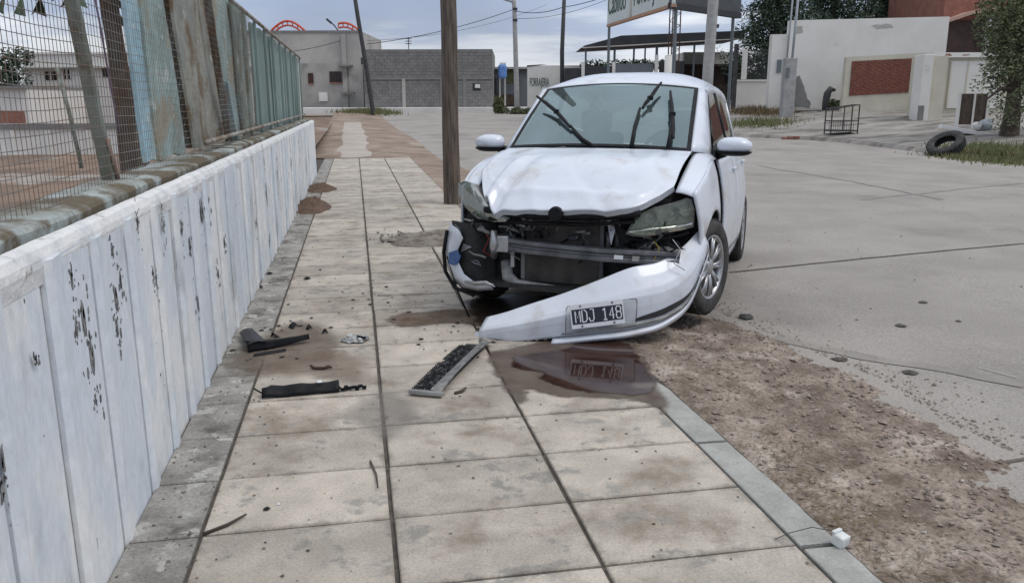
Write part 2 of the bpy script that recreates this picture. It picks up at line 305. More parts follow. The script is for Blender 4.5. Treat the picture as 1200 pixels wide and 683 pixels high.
def ci(x, xs, ys):                          # smooth interpolation
    xs = np.asarray(xs, float); ys = np.asarray(ys, float)
    m = np.gradient(ys, xs); x = min(max(x, xs[0]), xs[-1]); i = min(int(np.searchsorted(xs, x, 'right'))-1, len(xs)-2)
    h = xs[i+1]-xs[i]; t = (x-xs[i])/h
    return float((2*t**3-3*t**2+1)*ys[i] + (t**3-2*t**2+t)*h*m[i] + (-2*t**3+3*t**2)*ys[i+1] + (t**3-t**2)*h*m[i+1])
def li(x, xs, ys): return float(np.interp(x, xs, ys))
def lerp(a, b, t): return Vector(a)*(1-t) + Vector(b)*t
def n2(x, y, s=1.0, z=0.0): return mnoise.noise(Vector((x*s, y*s, z)))
def at(u, v, d): return Vector((0, 0, CAM_Z)) + (FW + RT*((u-600)/FPX) - UP*((v-341.5)/FPX))*d    # point at depth d along a sight line
def gp(u, v, z=0.0):
    r = FW + RT*((u-600)/FPX) - UP*((v-341.5)/FPX); return Vector((0, 0, CAM_Z)) + r*((z-CAM_Z)/r.z)
# ------------------------------------------------------------------ terrain
ROADZ = -0.09
def slope(y): return .025*max(0, min(y, 52)-20)
KB = [(15.0, -40), (15.1, 10), (15.2, 18), (15.3, 22), (15.1, 24.4), (14.4, 25.7), (13.2, 26.6), (12.3, 30), (11.6, 40), (10.6, 49.0)]
def kx(y): return li(y, [p[1] for p in KB], [p[0] for p in KB])
def xr(y): return li(y, [-3, 2.68, 3.9, 5, 8, 12, 16, 18.5, 21, 24.6, 28.6, 33, 41, 49], [2.75, 2.6, 2.62, 2.42, 2.45, 2.45, 2.5, 2.32, 2.22, 2.15, 2.1, 1.85, 1.6, 1.6]) + .05*n2(0, y, 2.1)+.035*n2(3, y, 7)
def kdist(x, y):
    best = 1e9
    for (x0, y0), (x1, y1) in zip(KB[:-1], KB[1:]):
        dx, dy = x1-x0, y1-y0; t = max(0, min(1, ((x-x0)*dx+(y-y0)*dy)/(dx*dx+dy*dy))); best = min(best, math.hypot(x-x0-t*dx, y-y0-t*dy))
    return best
def RH(x, y):
    d = kdist(x, y) if x > kx(y) else 0
    return ROADZ + slope(y) + .10 + .085*min(d, 7.5)
GZ = lambda y: slope(y) - .30
g = G()
ys = [-60, -20, 0, 10, 20, 30, 40, 52, 70, 120, 400, 900]; xs = [-700, -200, -60, -20, 0, 20, 60, 200, 700]
g.add([(x, y, GZ(y) - (0 if y < 60 else .3)) for y in ys for x in xs], [(j*9+i, j*9+i+1, (j+1)*9+i+1, (j+1)*9+i) for j in range(len(ys)-1) for i in range(8)])
struct(g.build('ground', yard_m))
# road
ry = [-12 + .5*i for i in range(124)]
g = G(); nx = 24
vs = []
for y in ry:
    a = xr(y)-.5 if y < 48 else -30; b = kx(y) if y < 48.5 else 60
    for i in range(nx+1):
        x = a+(b-a)*i/nx; vs.append((x, y, ROADZ+slope(y)+.035*math.sin(PI*min(1, max(0, (x-2.4)/12.6))) if y < 48 else ROADZ+slope(y)))
g.add(vs, [(j*(nx+1)+i, j*(nx+1)+i+1, (j+1)*(nx+1)+i+1, (j+1)*(nx+1)+i) for j in range(len(ry)-1) for i in range(nx)])
road = struct(g.build('road', road_m, smooth=True))
def roadz(x, y): return ROADZ+slope(y)+.035*math.sin(PI*min(1, max(0, (x-2.4)/12.6)))
def strip_on_road(name, pts, wd, m, lift=.005, jag=.3):
    g = G(); vs = []; P = []
    for a, b in zip(pts[:-1], pts[1:]):
        k = max(2, int((Vector(b)-Vector(a)).length/.12)); P += [lerp(a, b, i/k) for i in range(k)]
    P.append(Vector(pts[-1]))
    for i, p in enumerate(P):
        d = (P[min(i+1, len(P)-1)]-P[max(i-1, 0)]).normalized(); nrm = Vector((-d.y, d.x, 0)); o = n2(p.x, p.y, 3)*wd*1.6*jag
        ww = wd*(1+.8*jag*n2(p.x, p.y, 9, 5))
        for q_ in (p+nrm*(o-ww/2), p+nrm*(o+ww/2)): vs.append((q_.x, q_.y, roadz(q_.x, q_.y)+lift))
    g.add(vs, [(2*i, 2*i+1, 2*i+3, 2*i+2) for i in range(len(P)-1)])
    return g.build(name, m, road)
def rp(u, v): p = gp(u, v, -.08); return (p.x, p.y, 0)
strip_on_road('road_joint', [rp(855, 319), rp(950, 310), rp(1060, 300), rp(1200, 288)], .03, crack_m)
strip_on_road('road_joint', [rp(1145, 544), rp(1200, 536), (3.6, 2.72, 0), (6, 2.9, 0)], .022, crack_m)
strip_on_road('road_joint', [rp(890, 196), rp(1000, 215), rp(1105, 236)], .10, trackm, jag=.5)
strip_on_road('tyre_track', [rp(905, 395), rp(1010, 415), rp(1110, 434), rp(1200, 452)], .11, trackm, lift=.004, jag=.6)
strip_on_road('tyre_track', [rp(1010, 236), rp(1200, 216)], .06, trackm, lift=.004, jag=.6)
strip_on_road('paint_streak', [rp(1148, 431), rp(1192, 443)], .009, mat('scuff', (0.40, 0.38, 0.35), rough=.9), lift=.005)
# sidewalk tiles
sw = g = G(); g.b2(-1.1, 1.43, -2, 20.25, -.28, -.014)
sidewalk = struct(g.build('sidewalk', joint_m))
cols = [(-.757, -.5378), (-.5378, .0622), (.0622, .6622), (.6622, 1.285)]
y0 = 2.483; meshes = {}
for ci_, (a, b) in enumerate(cols):
    jx = .015 if ci_ else .010
    meshes[ci_] = G().bbox(-(b-a)/2+jx/2, (b-a)/2-jx/2, -.1945, .1945, -.03, 0, .004).mesh('paving_tile', tile_d if ci_ == 0 else tile_m)
for j in range(-9, 45):
    for ci_, (a, b) in enumerate(cols):
        yc = y0+.4*j+.2
        inst('paving_tile', meshes[ci_], sidewalk, ((a+b)/2+random.uniform(-.0015, .0015), yc, random.uniform(-.002, .0)), (random.uniform(-.004, .004), random.uniform(-.003, .003), random.uniform(-.003, .003)))
# kerb
kerb = struct(bpy.data.objects.new('kerb', None)); COL.objects.link(kerb)
for k, (a, b) in enumerate([(-2, -.6), (-.6, .8), (.8, 2.06), (2.07, 2.86), (2.87, 3.6), (3.61, 4.4), (4.4, 6.0)]):
    g = G(); nn = max(6, int((b-a)/.05)); vs = []
    for i in range(nn+1):
        y = a+(b-a)*i/nn
        xo = 1.435+.010*n2(5, y, 3)+.007*n2(7, y, 16)
        if y > 3.5: xo -= .05*min(1, (y-3.5)/.3)
        yy = y + (.006 if i == 0 else -.006 if i == nn else 0)
        dz = -.002 - (.006*max(0, 1-abs(y-3.35)/.45))
        for x, z in ((1.289, -.2), (1.289, dz-.003), (1.293, dz), (xo-.02, dz-.002), (xo, dz-.02), (xo+.005, -.2)): vs.append((x, yy, z))
    g.add(vs, [(i*6+q_, i*6+q_+1, i*6+7+q_, i*6+6+q_) for i in range(nn) for q_ in range(5)] + [(0, 1, 2, 3, 4, 5), tuple(nn*6+q_ for q_ in range(5, -1, -1))])
    g.build('kerb_segment', kerb_m, kerb)
# dirt verge
def xl(y):
    if y > 20.25: return -1.1
    return li(y, [-3, 3.0, 3.7, 4.2, 6, 12, 20.2], [1.435, 1.43, 1.395, 1.31, 1.285, 1.25, 1.24]) + .03*n2(1, y, 2.3)+.012*n2(9, y, 11)
def dirt_h(x, y, t):
    base = li(y, [-3, 2.8, 3.6, 60], [-.055, -.045, -.004, 0])
    z = base*(1-t) + (ROADZ-.02)*t**1.2 + slope(y)
    if y > 20.25: z = slope(y) - (0.0) + (ROADZ-.02)*max(0, t-.55)/.45
    env = min(1, t*7)*min(1, (1-t)*6)
    fd = max(0, min(1, (9-y)/3)); z += env*((.012+.016*fd)*n2(x, y, 3.1)+(.002+.012*fd)*n2(x, y, 9, 2)+fd*(.009*n2(x, y, 23, 4)+.006*n2(x, y, 48, 4))) + .012*env
    if t < .06 and y < 20.25: z -= .012*(1-t/.06)
    if t > .97: z -= .03*(t-.97)/.03
    return z
vs = []; fs = []; Y = [-1+.025*i for i in range(260)] + [5.5+.10*i for i in range(1, 440)]; nx = 52
for y in Y:
    a, b = xl(y), xr(y)+.03
    if y > 20.2: a = xl(20.2) if y < 20.26 else -1.1
    for i in range(nx+1):
        t = i/nx; x = a+(b-a)*t; vs.append((x, y, dirt_h(x, y, t)))
fs = [(j*(nx+1)+i, j*(nx+1)+i+1, (j+1)*(nx+1)+i+1, (j+1)*(nx+1)+i) for j in range(len(Y)-1) for i in range(nx)]
kk = next(i for i, y in enumerate(Y) if y > 9)
for a_, b_, m_ in ((0, kk, dirt_m), (kk, len(Y)-1, mat('far_dirt', (0.265, 0.205, 0.16), (0.17, 0.122, 0.09), 1.1, rough=.97, c3=(0.33, 0.275, 0.225), s3=.8, t3=(.5, .7), detail=10, speck=(22, .10)))):
    g = G().add(vs[a_*(nx+1):(b_+1)*(nx+1)], [(j*(nx+1)+i, j*(nx+1)+i+1, (j+1)*(nx+1)+i+1, (j+1)*(nx+1)+i) for j in range(b_-a_) for i in range(nx)]); struct(g.build('dirt_verge', m_, smooth=True))
def dz_at(x, y): a, b = xl(y), xr(y)+.03; return dirt_h(x, y, min(1, max(0, (x-a)/(b-a))))
# cement path beyond the tiles
vs = []; NY = 40
for i in range(NY+1):
    y = 20.23+i*.42; wl = -.60+.12*n2(2, y, .8); wr_ = li(y, [20, 23, 28, 37], [.60, .46, .50, .42])+.12*n2(4, y, .9)
    for q_ in range(5): x = wl+(wr_-wl)*q_/4; vs.append((x, y, slope(y)+(.002 if i == 0 else .035)+.005*n2(x, y, 2) - (.06 if q_ in (0, 4) else 0)))
g = G().add(vs, [(i*5+q_, i*5+q_+1, i*5+q_+6, i*5+q_+5) for i in range(NY) for q_ in range(4)]); struct(g.build('path', path_m, smooth=True))
# yard behind the wall
g = G(); g.add([(-60, -20, -.02), (-.95, -20, -.02), (-.95, 60, .6), (-60, 60, .6)], [(0, 1, 2, 3)]); struct(g.build('yard', yard_m))
# pavement and driveways on the far side of the road
rows = [(-30+i*1.0) for i in range(82)]
vs = []; offs = [0, .14, .15, 1, 2, 3.5, 5, 6.5, 8, 12, 20, 40]
for y in rows:
    for o_ in offs:
        x = kx(y)+o_; z = RH(x, y) if o_ > 0 else ROADZ+slope(y)-.02
        if o_ == .14: z = ROADZ+slope(y)+.1
        vs.append((x, y, z if o_ else z))
k = len(offs)
g = G().add(vs, [(j*k+i, j*k+i+1, (j+1)*k+i+1, (j+1)*k+i) for j in range(len(rows)-1) for i in range(k-1)])
struct(g.build('pavement', drive_m, smooth=False))

# stones, straw and crumbs nobody could count
ico_v = [(0, 0, 1), (.9, 0, .1), (.28, .85, .2), (-.72, .53, .1), (-.72, -.53, .2), (.28, -.85, .1), (0, 0, -.6)]
ico_f = [(0, 1, 2), (0, 2, 3), (0, 3, 4), (0, 4, 5), (0, 5, 1), (6, 2, 1), (6, 3, 2), (6, 4, 3), (6, 5, 4), (6, 1, 5)]
def stone(g, p, r, fl=.6):
    a = random.uniform(0, 6.28); c, s_ = math.cos(a), math.sin(a); ex = random.uniform(.7, 1.5)
    vs = []
    for x, y, z in ico_v:
        q_ = random.uniform(.75, 1.2)*r; x *= ex; vs.append((p[0]+(x*c-y*s_)*q_, p[1]+(x*s_+y*c)*q_, p[2]+z*q_*fl))
    g.add(vs, ico_f)
g = G()
for _ in range(11500):
    y = 1.3+8.2*random.random()**1.8; a, b = xl(y), xr(y); t = random.random()**.75
    x = a+(b-a)*t+random.gauss(0, .03)
    r = .0025+.012*random.random()**3.2 + (.007 if random.random() < .05 else 0)
    stone(g, (x, y, (dz_at(x, y) if x < b else roadz(x, y))+r*.2), r)
o = g.build('gravel', peb_m); tag(o, 'loose stones and soil crumbs strewn over the dirt verge', 'gravel', kind='stuff')
g = G()
for _ in range(2800):
    y = 2.0+8*random.random()**1.5; x = xr(y)+abs(random.gauss(0, .2))*random.random(); stone(g, (x, y, roadz(x, y)+.003), .0025+.007*random.random()**3)
for _ in range(160):
    y = 2.2+9*random.random(); x = random.uniform(2.7, 9); stone(g, (x, y, roadz(x, y)+.004), .004+.012*random.random()**3)
o = g.build('gravel', peb_m); tag(o, 'scattered grit along the edge of the concrete road', 'gravel', kind='stuff')
g = G()
for _ in range(1500):
    y = 1.6+11*random.random()**1.4; x = -.74+2.0*random.random()
    if x > -.4 and random.random() < .45: x = -.74+abs(random.gauss(0, .16))
    if 4.0 < y < 8.6 and random.random() < .6: x = random.choice((-.3, .4, .5))+random.gauss(0, .28)
    stone(g, (x, y, .001), .002+.006*random.random()**3)
o = g.build('crumbs', mat('crumb', (0.07, 0.06, 0.05), (0.2, 0.17, 0.14), 50, rough=.95)); tag(o, 'small dark crumbs of soil sprinkled over the paving tiles', 'debris', kind='stuff')
g = G()
for cx, cyy, n_, sp, L in ((1.56, 2.35, 420, .13, .05), (1.52, 2.05, 300, .12, .05), (1.62, 2.75, 260, .10, .045), (1.75, 3.3, 160, .14, .04), (1.58, 3.7, 160, .13, .04), (1.52, 1.75, 220, .12, .05), (2.0, 2.6, 120, .2, .04)):
    for _ in range(n_):
        x = cx+random.gauss(0, sp); y = cyy+random.gauss(0, sp*1.3)
        if x < xl(y)+.01: continue
        z = dz_at(x, y)+.002; a = random.uniform(0, 6.28); l_ = L*random.uniform(.4, 1.2); up = random.uniform(.0, .35)
        d = Vector((math.cos(a), math.sin(a), up))*l_; n_v = Vector((-math.sin(a), math.cos(a), 0))*.0012
        p = Vector((x, y, z)); g.add([p-n_v, p+n_v, p+d+n_v*.4, p+d-n_v*.4], [(0, 1, 2, 3)])
o = g.build('dry_grass', straw_m); tag(o, 'matted dry grass lying on the dirt beside the kerb', 'dry grass', kind='stuff')
#PART2
# ------------------------------------------------------------------ boundary wall on the left
def shift(g, o): g.v = [(x-o[0], y-o[1], z-o[2]) for x, y, z in g.v]; return g
WO = (-.83, 7.0, 0)
wall = thing('parapet_wall', 'long white peeling concrete parapet wall of ribbed panels along the footpath', 'wall', WO)
pv = []
for k in range(4):
    dx = (0, .003, -.003, .005)[k]
    poly = [(-.14, 0), (-.14, .350), (dx-.004, .350), (dx, .335), (dx, .12), (.011, .09), (.019, .02), (.004, 0)]
    pv.append(G().prism([(x, y, -.05) for x, y in poly], (0, 0, 1.005)).mesh('wall_panel', wall_m))
for k in range(50):
    y = -1.84+.36*k
    inst('wall_panel', pv[k % 4 if k % 3 else 1], wall, (-.76-WO[0], y-WO[1], random.uniform(-.004, .004)), (0, 0, random.uniform(-.006, .006)))
g = G().b2(-.90, -.768, -1.84, 16.14, -.05, .94); shift(g, WO); g.build('joint_filler', mat('joint_mortar', (0.30, 0.31, 0.32), (0.2, 0.2, 0.2), 12, rough=.95), wall)
vs = []; NN = 420
for i in range(NN+1):
    y = -1.85+18*i/NN; a = n2(1, y, 3)*.006+n2(4, y, 17)*.005; b = n2(8, y, 5)*.005+n2(3, y, 21)*.004
    for x, z in ((-.762, .90), (-.754+a*.3, .945+b), (-.757+a*.5, .964+b*.6), (-.768+b, .985+a*.5), (-.782+b, .992+a*.4), (-.806+a, .992), (-.81, .90)): vs.append((x, y, z))
g = G().add(vs, [(i*7+j, i*7+7+j, i*7+8+j, i*7+j+1) for i in range(NN) for j in range(6)]+[tuple(range(7)), tuple(NN*7+j for j in range(6, -1, -1))]); shift(g, WO)
g.build('coping', coping_m, wall)
def wx(u, v, x=-.758):
    r = FW + RT*((u-600)/FPX) - UP*((v-341.5)/FPX); return Vector((0, 0, CAM_Z)) + r*(x/r.x)
g = G()
def flake(g, y, z, ry_, rz_, x=-.7545):
    n = 18; c = random.uniform(0, 50); ps = []
    for i in range(n):
        a = 2*PI*i/n; k = .62+.75*abs(n2(math.cos(a)+c, math.sin(a)*1.3, 2.3)); ps.append((x, y+math.cos(a)*ry_*k, z+math.sin(a)*rz_*k))
    g.prism(ps, (.0012, 0, 0))
for u, v, a, b in ((96, 372, .035, .10), (106, 418, .045, .10), (88, 385, .02, .05), (135, 352, .03, .08), (140, 330, .016, .05), (136, 385, .02, .06), (208, 300, .03, .06), (212, 268, .02, .06), (232, 355, .05, .07), (190, 262, .012, .06), (312, 228, .05, .20), (82, 322, .014, .02), (130, 295, .012, .03),
                   (2, 540, .022, .06), (0, 572, .016, .04), (216, 378, .02, .04), (160, 262, .015, .04), (182, 330, .012, .03), (178, 320, .01, .03), (242, 236, .05, .09), (236, 250, .05, .10), (262, 285, .05, .06), (278, 248, .03, .10), (300, 262, .04, .06), (341, 190, .06, .12), (361, 165, .06, .1), (75, 452, .01, .02), (110, 468, .012, .02), (40, 420, .009, .014), (350, 172, .05, .1), (325, 205, .04, .1), (255, 320, .03, .05), (222, 290, .03, .07)):
    p = wx(u, v); flake(g, p.y, p.z, a*.62, b*.62)
    for _ in range(16): k_ = random.random()**2; flake(g, p.y+random.gauss(0, a*.9), p.z+random.gauss(0, b*.9), .003+a*.26*k_, .004+b*.24*k_)
for _ in range(260):
    y = random.uniform(1.8, 15.5); z = .1+.85*random.random()**.7; s_ = random.random()**5
    if n2(y, z, 1.3, 7) < -.02: continue
    flake(g, y, z, .0025+.016*s_, .003+.05*s_)
shift(g, WO); f = g.build('bare_patch', flake_m, wall); f['kind'] = 'stuff'

# ------------------------------------------------------------------ mesh fence on the wall
FO = (-.93, 7.0, 1.0)
fence = thing('mesh_fence', 'rusty wire mesh fence with stained teal boards behind it on the white wall', 'fence', FO)
vs = []
for i in range(361):
    y = -1.85+18*i/360; a = .005*n2(2, y, 2.2)+.007*n2(5, y, 9); b_ = max(0, n2(11, y, 1.1))*.022
    for x, z in ((-.834, .90), (-.832, 1.004+a), (-.842, 1.016+a), (-.90, 1.02+a+b_), (-1.04, 1.02+a), (-1.06, .9)): vs.append((x, y, z))
g = G().add(vs, [(i*6+j, i*6+6+j, i*6+7+j, i*6+j+1) for i in range(360) for j in range(5)]); shift(g, FO); g.build('plinth', ledge_m, fence)
g = G(); cell = .036
def wirebar(g, p, q_, r, ax):
    p = Vector(p); q_ = Vector(q_); a, b = (Vector((r, 0, 0)), Vector((0, r, 0))) if ax == 'z' else (Vector((r, 0, 0)), Vector((0, 0, r)))
    c = [p+a, p+b, p-a, p-b, q_+a, q_+b, q_-a, q_-b]; g.add(c, [(0, 1, 5, 4), (1, 2, 6, 5), (2, 3, 7, 6), (3, 0, 4, 7)])
def sag(y, z): return .010*n2(y*1.1, z*1.2, 1)+.004*n2(y*3, z*3, 1.0, 8)
g2 = G()
for k in range(int(10.2/cell)):
    y = -1.8+cell*k; zs = [1.015, 1.3, 1.57, 1.84, 2.12]
    G_ = g if y < 3.8 else g2
    for a, b in zip(zs[:-1], zs[1:]): wirebar(G_, (-.925+sag(y, a), y+.012*n2(y, a, 2, 3), a), (-.925+sag(y, b), y+.012*n2(y, b, 2, 3), b), .0011 if y < 3.8 else .0008, 'z')
for k in range(31):
    z = 1.022+cell*k; n_ = 90
    for i in range(n_):
        ya, yb = -1.8+17.9*i/n_, -1.8+17.9*(i+1)/n_
        if yb > 8.4: break
        wirebar(g if ya < 3.7 else g2, (-.922+sag(ya, z), ya, z+.012*n2(ya, z, 1.3, 6)), (-.922+sag(yb, z), yb, z+.012*n2(yb, z, 1.3, 6)), .0013 if ya < 3.7 else .0011, 'y')
for gg, m_ in ((g, wire_m), (g2, wire_d)):
    shift(gg, FO); o = gg.build('wire_mesh', m_, fence); o['kind'] = 'stuff'
def bar(name, m, pts, r, n=8, parent=fence, org=FO): return shift(G().tube(pts, r, n), org).build(name, m, parent, smooth=n > 6)
bar('top_rail', wire_d, [(-.94, 6.6, 2.13), (-.94, 16.15, 2.11)], .018)
bar('bottom_rail', wire_d, [(-.91, 5.4, 1.085), (-.91, 16.15, 1.10)], .016)
def fpost(pts, w_, m=postg, name='post'):
    g = G(); (x0, y0_, z0), (x1, y1_, z1) = pts
    h = w_/2
    vs = [(x+a*h, y+b*h, z) for x, y, z in pts for a, b in ((-1, -1), (1, -1), (1, 1), (-1, 1))]
    g.add(vs, [(0, 1, 5, 4), (1, 2, 6, 5), (2, 3, 7, 6), (3, 0, 4, 7), (4, 5, 6, 7), (3, 2, 1, 0)]); shift(g, FO); return g.build(name, m, fence, bevel=.006)
fpost([(-.98, 3.56, .98), (-.98, 3.18, 2.2)], .045)
fpost([(-.98, .9, .98), (-.98, .8, 2.2)], .045)
bar('tie_wire', mat('purple_cord', (0.16, 0.12, 0.2), rough=.8), [(-.95, 3.66, 1.2), (-.955, 3.62, 1.4), (-.95, 3.55, 1.62), (-.95, 3.46, 1.9)], .004)
bar('stick', mat('pink_wood', (0.42, 0.29, 0.22), (0.3, 0.2, 0.15), 10, rough=.8), [(-.95, 3.56, 1.03), (-.95, 3.48, 1.19)], .008)
fpost([(-1.0, 7.0, .98), (-.97, 6.25, 2.1)], .05, rust, 'brace')
fpost([(-.965, 7.05, 1.03), (-.965, 6.75, 1.48)], .06, sh_blue, 'brace')
for y in (8.1, 9.0, 9.95, 10.85, 11.9, 12.9, 13.9, 14.95, 16.1): fpost([(-.955, y, .98), (-.955, y, 2.12)], .03, sh_grn2 if y != 8.1 else postg)
def sheetp(ya0, ya1, yb0, yb1, m, x=-1.03, z0=1.03, z1=2.2, wv=.006):
    # upright board: bottom edge ya0..yb0, top edge ya1..yb1
    if ya0 < 7.9: ya0, ya1, yb0, yb1 = [k_*abs(x)/.9 for k_ in (ya0, ya1, yb0, yb1)]
    def fn(s, t):
        a = ya0+(ya1-ya0)*t; b = yb0+(yb1-yb0)*t; y = a+(b-a)*s; return (x+wv*math.sin(y*11)+.01*n2(y, t, 2), y, z0+(z1-z0)*t + (.02*n2(y, 3, 6) if t in (0, 1) else 0))
    g = G().grid(fn, 10, 6); shift(g, FO); return g.build('board', m, fence, solid=.02)
sheetp(3.86, 3.72, 4.06, 3.98, sh_blue, -1.045)
sheetp(4.07, 3.99, 4.70, 4.42, sh_teal)
sheetp(4.98, 4.66, 5.62, 5.42, sh_brn)
sheetp(5.64, 5.44, 6.36, 6.02, sh_brn, -1.05)
sheetp(6.30, 6.04, 7.15, 6.95, sh_teal, -1.06)
sheetp(7.16, 6.97, 7.95, 7.9, sh_grn, -1.02)
sheetp(4.72, 4.40, 5.02, 4.72, rust, -1.10); yy = 9.02  # added dark sheet, the darkness of the board gap put into its colour
for k, wd in enumerate((.90, .92, 1.0, .95, 1.0, 1.0, 1.2)):
    sheetp(yy, yy, yy+wd, yy+wd, sh_grn2, -.99-.012*(k % 2), z1=2.11, wv=.008); yy += wd+.02

# ------------------------------------------------------------------ helpers for what stands farther off
def T(x, y): return RH(x, y) if x > kx(y) else roadz(x, y)
def hit(u, v):
    r = (FW + RT*((u-600)/FPX) - UP*((v-341.5)/FPX)); C = Vector((0, 0, CAM_Z)); t = 5.0
    while t < 120:
        P = C+r*t
        if P.z < T(P.x, P.y): return P, t
        t += .02
    return C+r*60, 60
class BG:
    def __init__(s, name, label, cat, u, v, d=None, group=None, rz=None):
        if d is None: P, d = hit(u, v)
        else: P = at(u, v, d)
        s.u, s.d, s.P = u, d, P; s.o = thing(name, label, cat, P, -YAW if rz is None else rz, group)
    def X(s, U): return (U-s.u)*s.d/FPX
    def Z(s, V):
        b = s.P-Vector((0, 0, CAM_Z)); k = (341.5-V)/FPX; return (k*b.dot(FW)-b.dot(UP))/(UP.z-k*FW.z)
    def box(s, name, m, U0, U1, V0, V1, y0, y1, bevel=0, parent=None):    # V0 lower edge, V1 upper edge
        return G().b2(s.X(U0), s.X(U1), y0, y1, s.Z(V0) if V0 is not None else -1.2, s.Z(V1)).build(name, m, parent or s.o, bevel=bevel)
    def pt(s, U, V, y=0): return (s.X(U), y, s.Z(V))

# --- behind the fence
b = BG('low_wall', 'low whitewashed wall across the yard seen through the wire mesh', 'wall', 70, 196, 17)
b.box('wall', white_m, -90, 190, None, 151, 0, .2); b.box('coping', mort_m, -90, 190, 151.2, 145, -.04, .24)
for U in (20, 62, 108): b.box('pilaster', white_m, U-3, U+3, 196, 152.5, -.03, -.002)
b = BG('white_building', 'low white building with small high windows beyond the yard', 'building', 100, 128, 36)
b.box('wall', white_m, 34, 300, None, 64, 0, 8); b.box('roof_edge', rend_m, 33, 301, 80.5, 79, -.3, -.002); b.box('parapet', white_m, 33.5, 300.5, 64, 61.5, -.08, .2)
for U0, U1, V0, V1 in ((57, 73, 94, 84), (79, 88, 93, 82), (125, 146, 91, 81)):
    w_ = b.box('window', ddoor, U0, U1, V0, V1, -.03, -.01)
    for U in (U0, (U0+U1)/2, U1): b.box('window_bar', white_m, U-.5, U+.5, V0, V1, -.06, -.035, parent=w_)
b = BG('white_shed', 'white shed with a patched brick base beside the dark leafy tree', 'shed', 10, 140, 30)
b.box('wall', white_m, -60, 36, None, 104, 0, 4); b.box('brick_base', house_m, -60, 30, 150, 130, -.06, -.01); b.box('roof', mort_m, -61, 37, 104, 101, -.2, 4.2)
b = BG('pipe_post', 'thin grey pipe post leaning in the yard behind the mesh', 'post', 95, 190, 13)
G().tube([(0, 0, -.1), b.pt(88, 130), b.pt(80, 80)], .032, 8).build('pipe', postg, b.o, smooth=True)
def leaf_cloud(g, blobs, n, size, flat=.6, dens=1.0, thr=-.18, ns=1.6):
    tot = sum(r[0]*r[1]*r[2] for _, r in blobs)
    for c, r in blobs:
        k = int(n*r[0]*r[1]*r[2]/tot)
        for _ in range(k):
            d = Vector((random.gauss(0, 1), random.gauss(0, 1), random.gauss(0, 1))).normalized(); q_ = random.random()**.45
            if n2(d.x*1.7*q_+c[0], d.y*1.7*q_+d.z*2*q_, ns, c[2]) < thr: continue
            p = Vector((c[0]+d.x*r[0]*q_, c[1]+d.y*r[1]*q_, c[2]+d.z*r[2]*q_))
            a = Vector((random.gauss(0, 1), random.gauss(0, 1), random.gauss(0, 1)*flat)).normalized()*size*random.uniform(.6, 1.3); b_ = a.cross(Vector((random.gauss(0, 1), random.gauss(0, 1), random.gauss(0, 1)))).normalized()*size*.45
            g.add([p-a, p+b_, p+a, p-b_], [(0, 1, 2, 3)])
b = BG('leafy_tree', 'dark leafy tree standing at the left end of the white building', 'tree', 18, 140, 33)
G().tube([(0, 0, -.5), (.05, 0, 1.2), b.pt(20, 90)], [.2, .16, .1], 8).build('trunk', bark_m, b.o, smooth=True)
g = G(); leaf_cloud(g, [(b.pt(0, 92), (1.0, .9, .7)), (b.pt(22, 88), (.75, .8, .75)), (b.pt(26, 68), (.75, .7, .45)), (b.pt(-25, 80), (1.1, 1, .9)), (b.pt(40, 62), (.3, .4, .18))], 5200, .085); g.build('crown', leafd, b.o)
b = BG('palm_tree', 'brown palm trunk with hanging dead fronds close behind the wire mesh', 'palm', 160, 205, 8.5)
H_ = b.Z(-70)
G().tube([(-.02, 0, -.6), (0, 0, 0.0), b.pt(155, 120), b.pt(152, 60), b.pt(149, 0), b.pt(147, -70)], [.16, .15, .105, .085, .085, .09], 10).build('trunk', bark_m, b.o, smooth=True)
for k in range(15):
    a = k*2.4; L_ = random.uniform(.5, 1.15); g = G(); base = Vector(b.pt(147, -66))
    for i in range(9):
        t = i/9; p = base+Vector((math.cos(a)*L_*t, math.sin(a)*L_*t*.8, .35*t-1.0*t*t*L_)); t2 = (i+1)/9; p2 = base+Vector((math.cos(a)*L_*t2, math.sin(a)*L_*t2*.8, .35*t2-1.0*t2*t2*L_))
        sd_ = Vector((-math.sin(a), math.cos(a), 0))
        for sg in (-1, 1):
            q_ = p+sd_*sg*.2*(1-t*.6)+Vector((0, 0, -.12)); g.add([p, p2, q_+(p2-p)*.5], [(0, 1, 2)])
    g.build('frond', leafd, b.o)

# --- the far end of the street
b = BG('grey_building', 'pale grey rendered building with two small barred windows at the street end', 'building', 395, 128.5, 58)
b.box('wall', rend_m, 290, 427, None, 37, 0, 9); b.box('parapet_band', mort_m, 289.5, 427.6, 39, 36, -.05, -.002)
b.box('lower_wall', mat('lower_render', (0.36, 0.345, 0.32), (0.29, 0.28, 0.262), .9, rough=.9, c3=(.2, .195, .185), s3=.6, t3=(.56, .7)), 290.5, 405, 131, 74.5, -.04, -.002)
for U0, U1, V0, V1 in ((364, 369, 98, 86), (389, 402, 97, 84)):
    w_ = b.box('window', ddoor, U0, U1, V0, V1, -.07, -.045); b.box('window_sill', house_m, U0-.5, U1+.5, V0+1.2, V0-.2, -.16, -.05, parent=w_)
    for i in range(5): b.box('window_bar', rust, U0+(U1-U0)*i/4-.55, U0+(U1-U0)*i/4+.55, V0, V1, -.11, -.075, parent=w_)
b.box('meter_box', white_m, 375, 385, 119, 108.5, -.12, -.045)
b.box('pilaster', rend_m, 404, 409, 131, 40, -.16, -.045); b.box('ledge', mort_m, 400, 416, 78.5, 76.5, -.5, -.002); b.box('ledge', mort_m, 401, 417, 110.5, 108.5, -.5, -.165)
b = BG('wall_lamp', 'street lamp bracket fixed on the pale grey building corner', 'street lamp', 399, 46, 57)
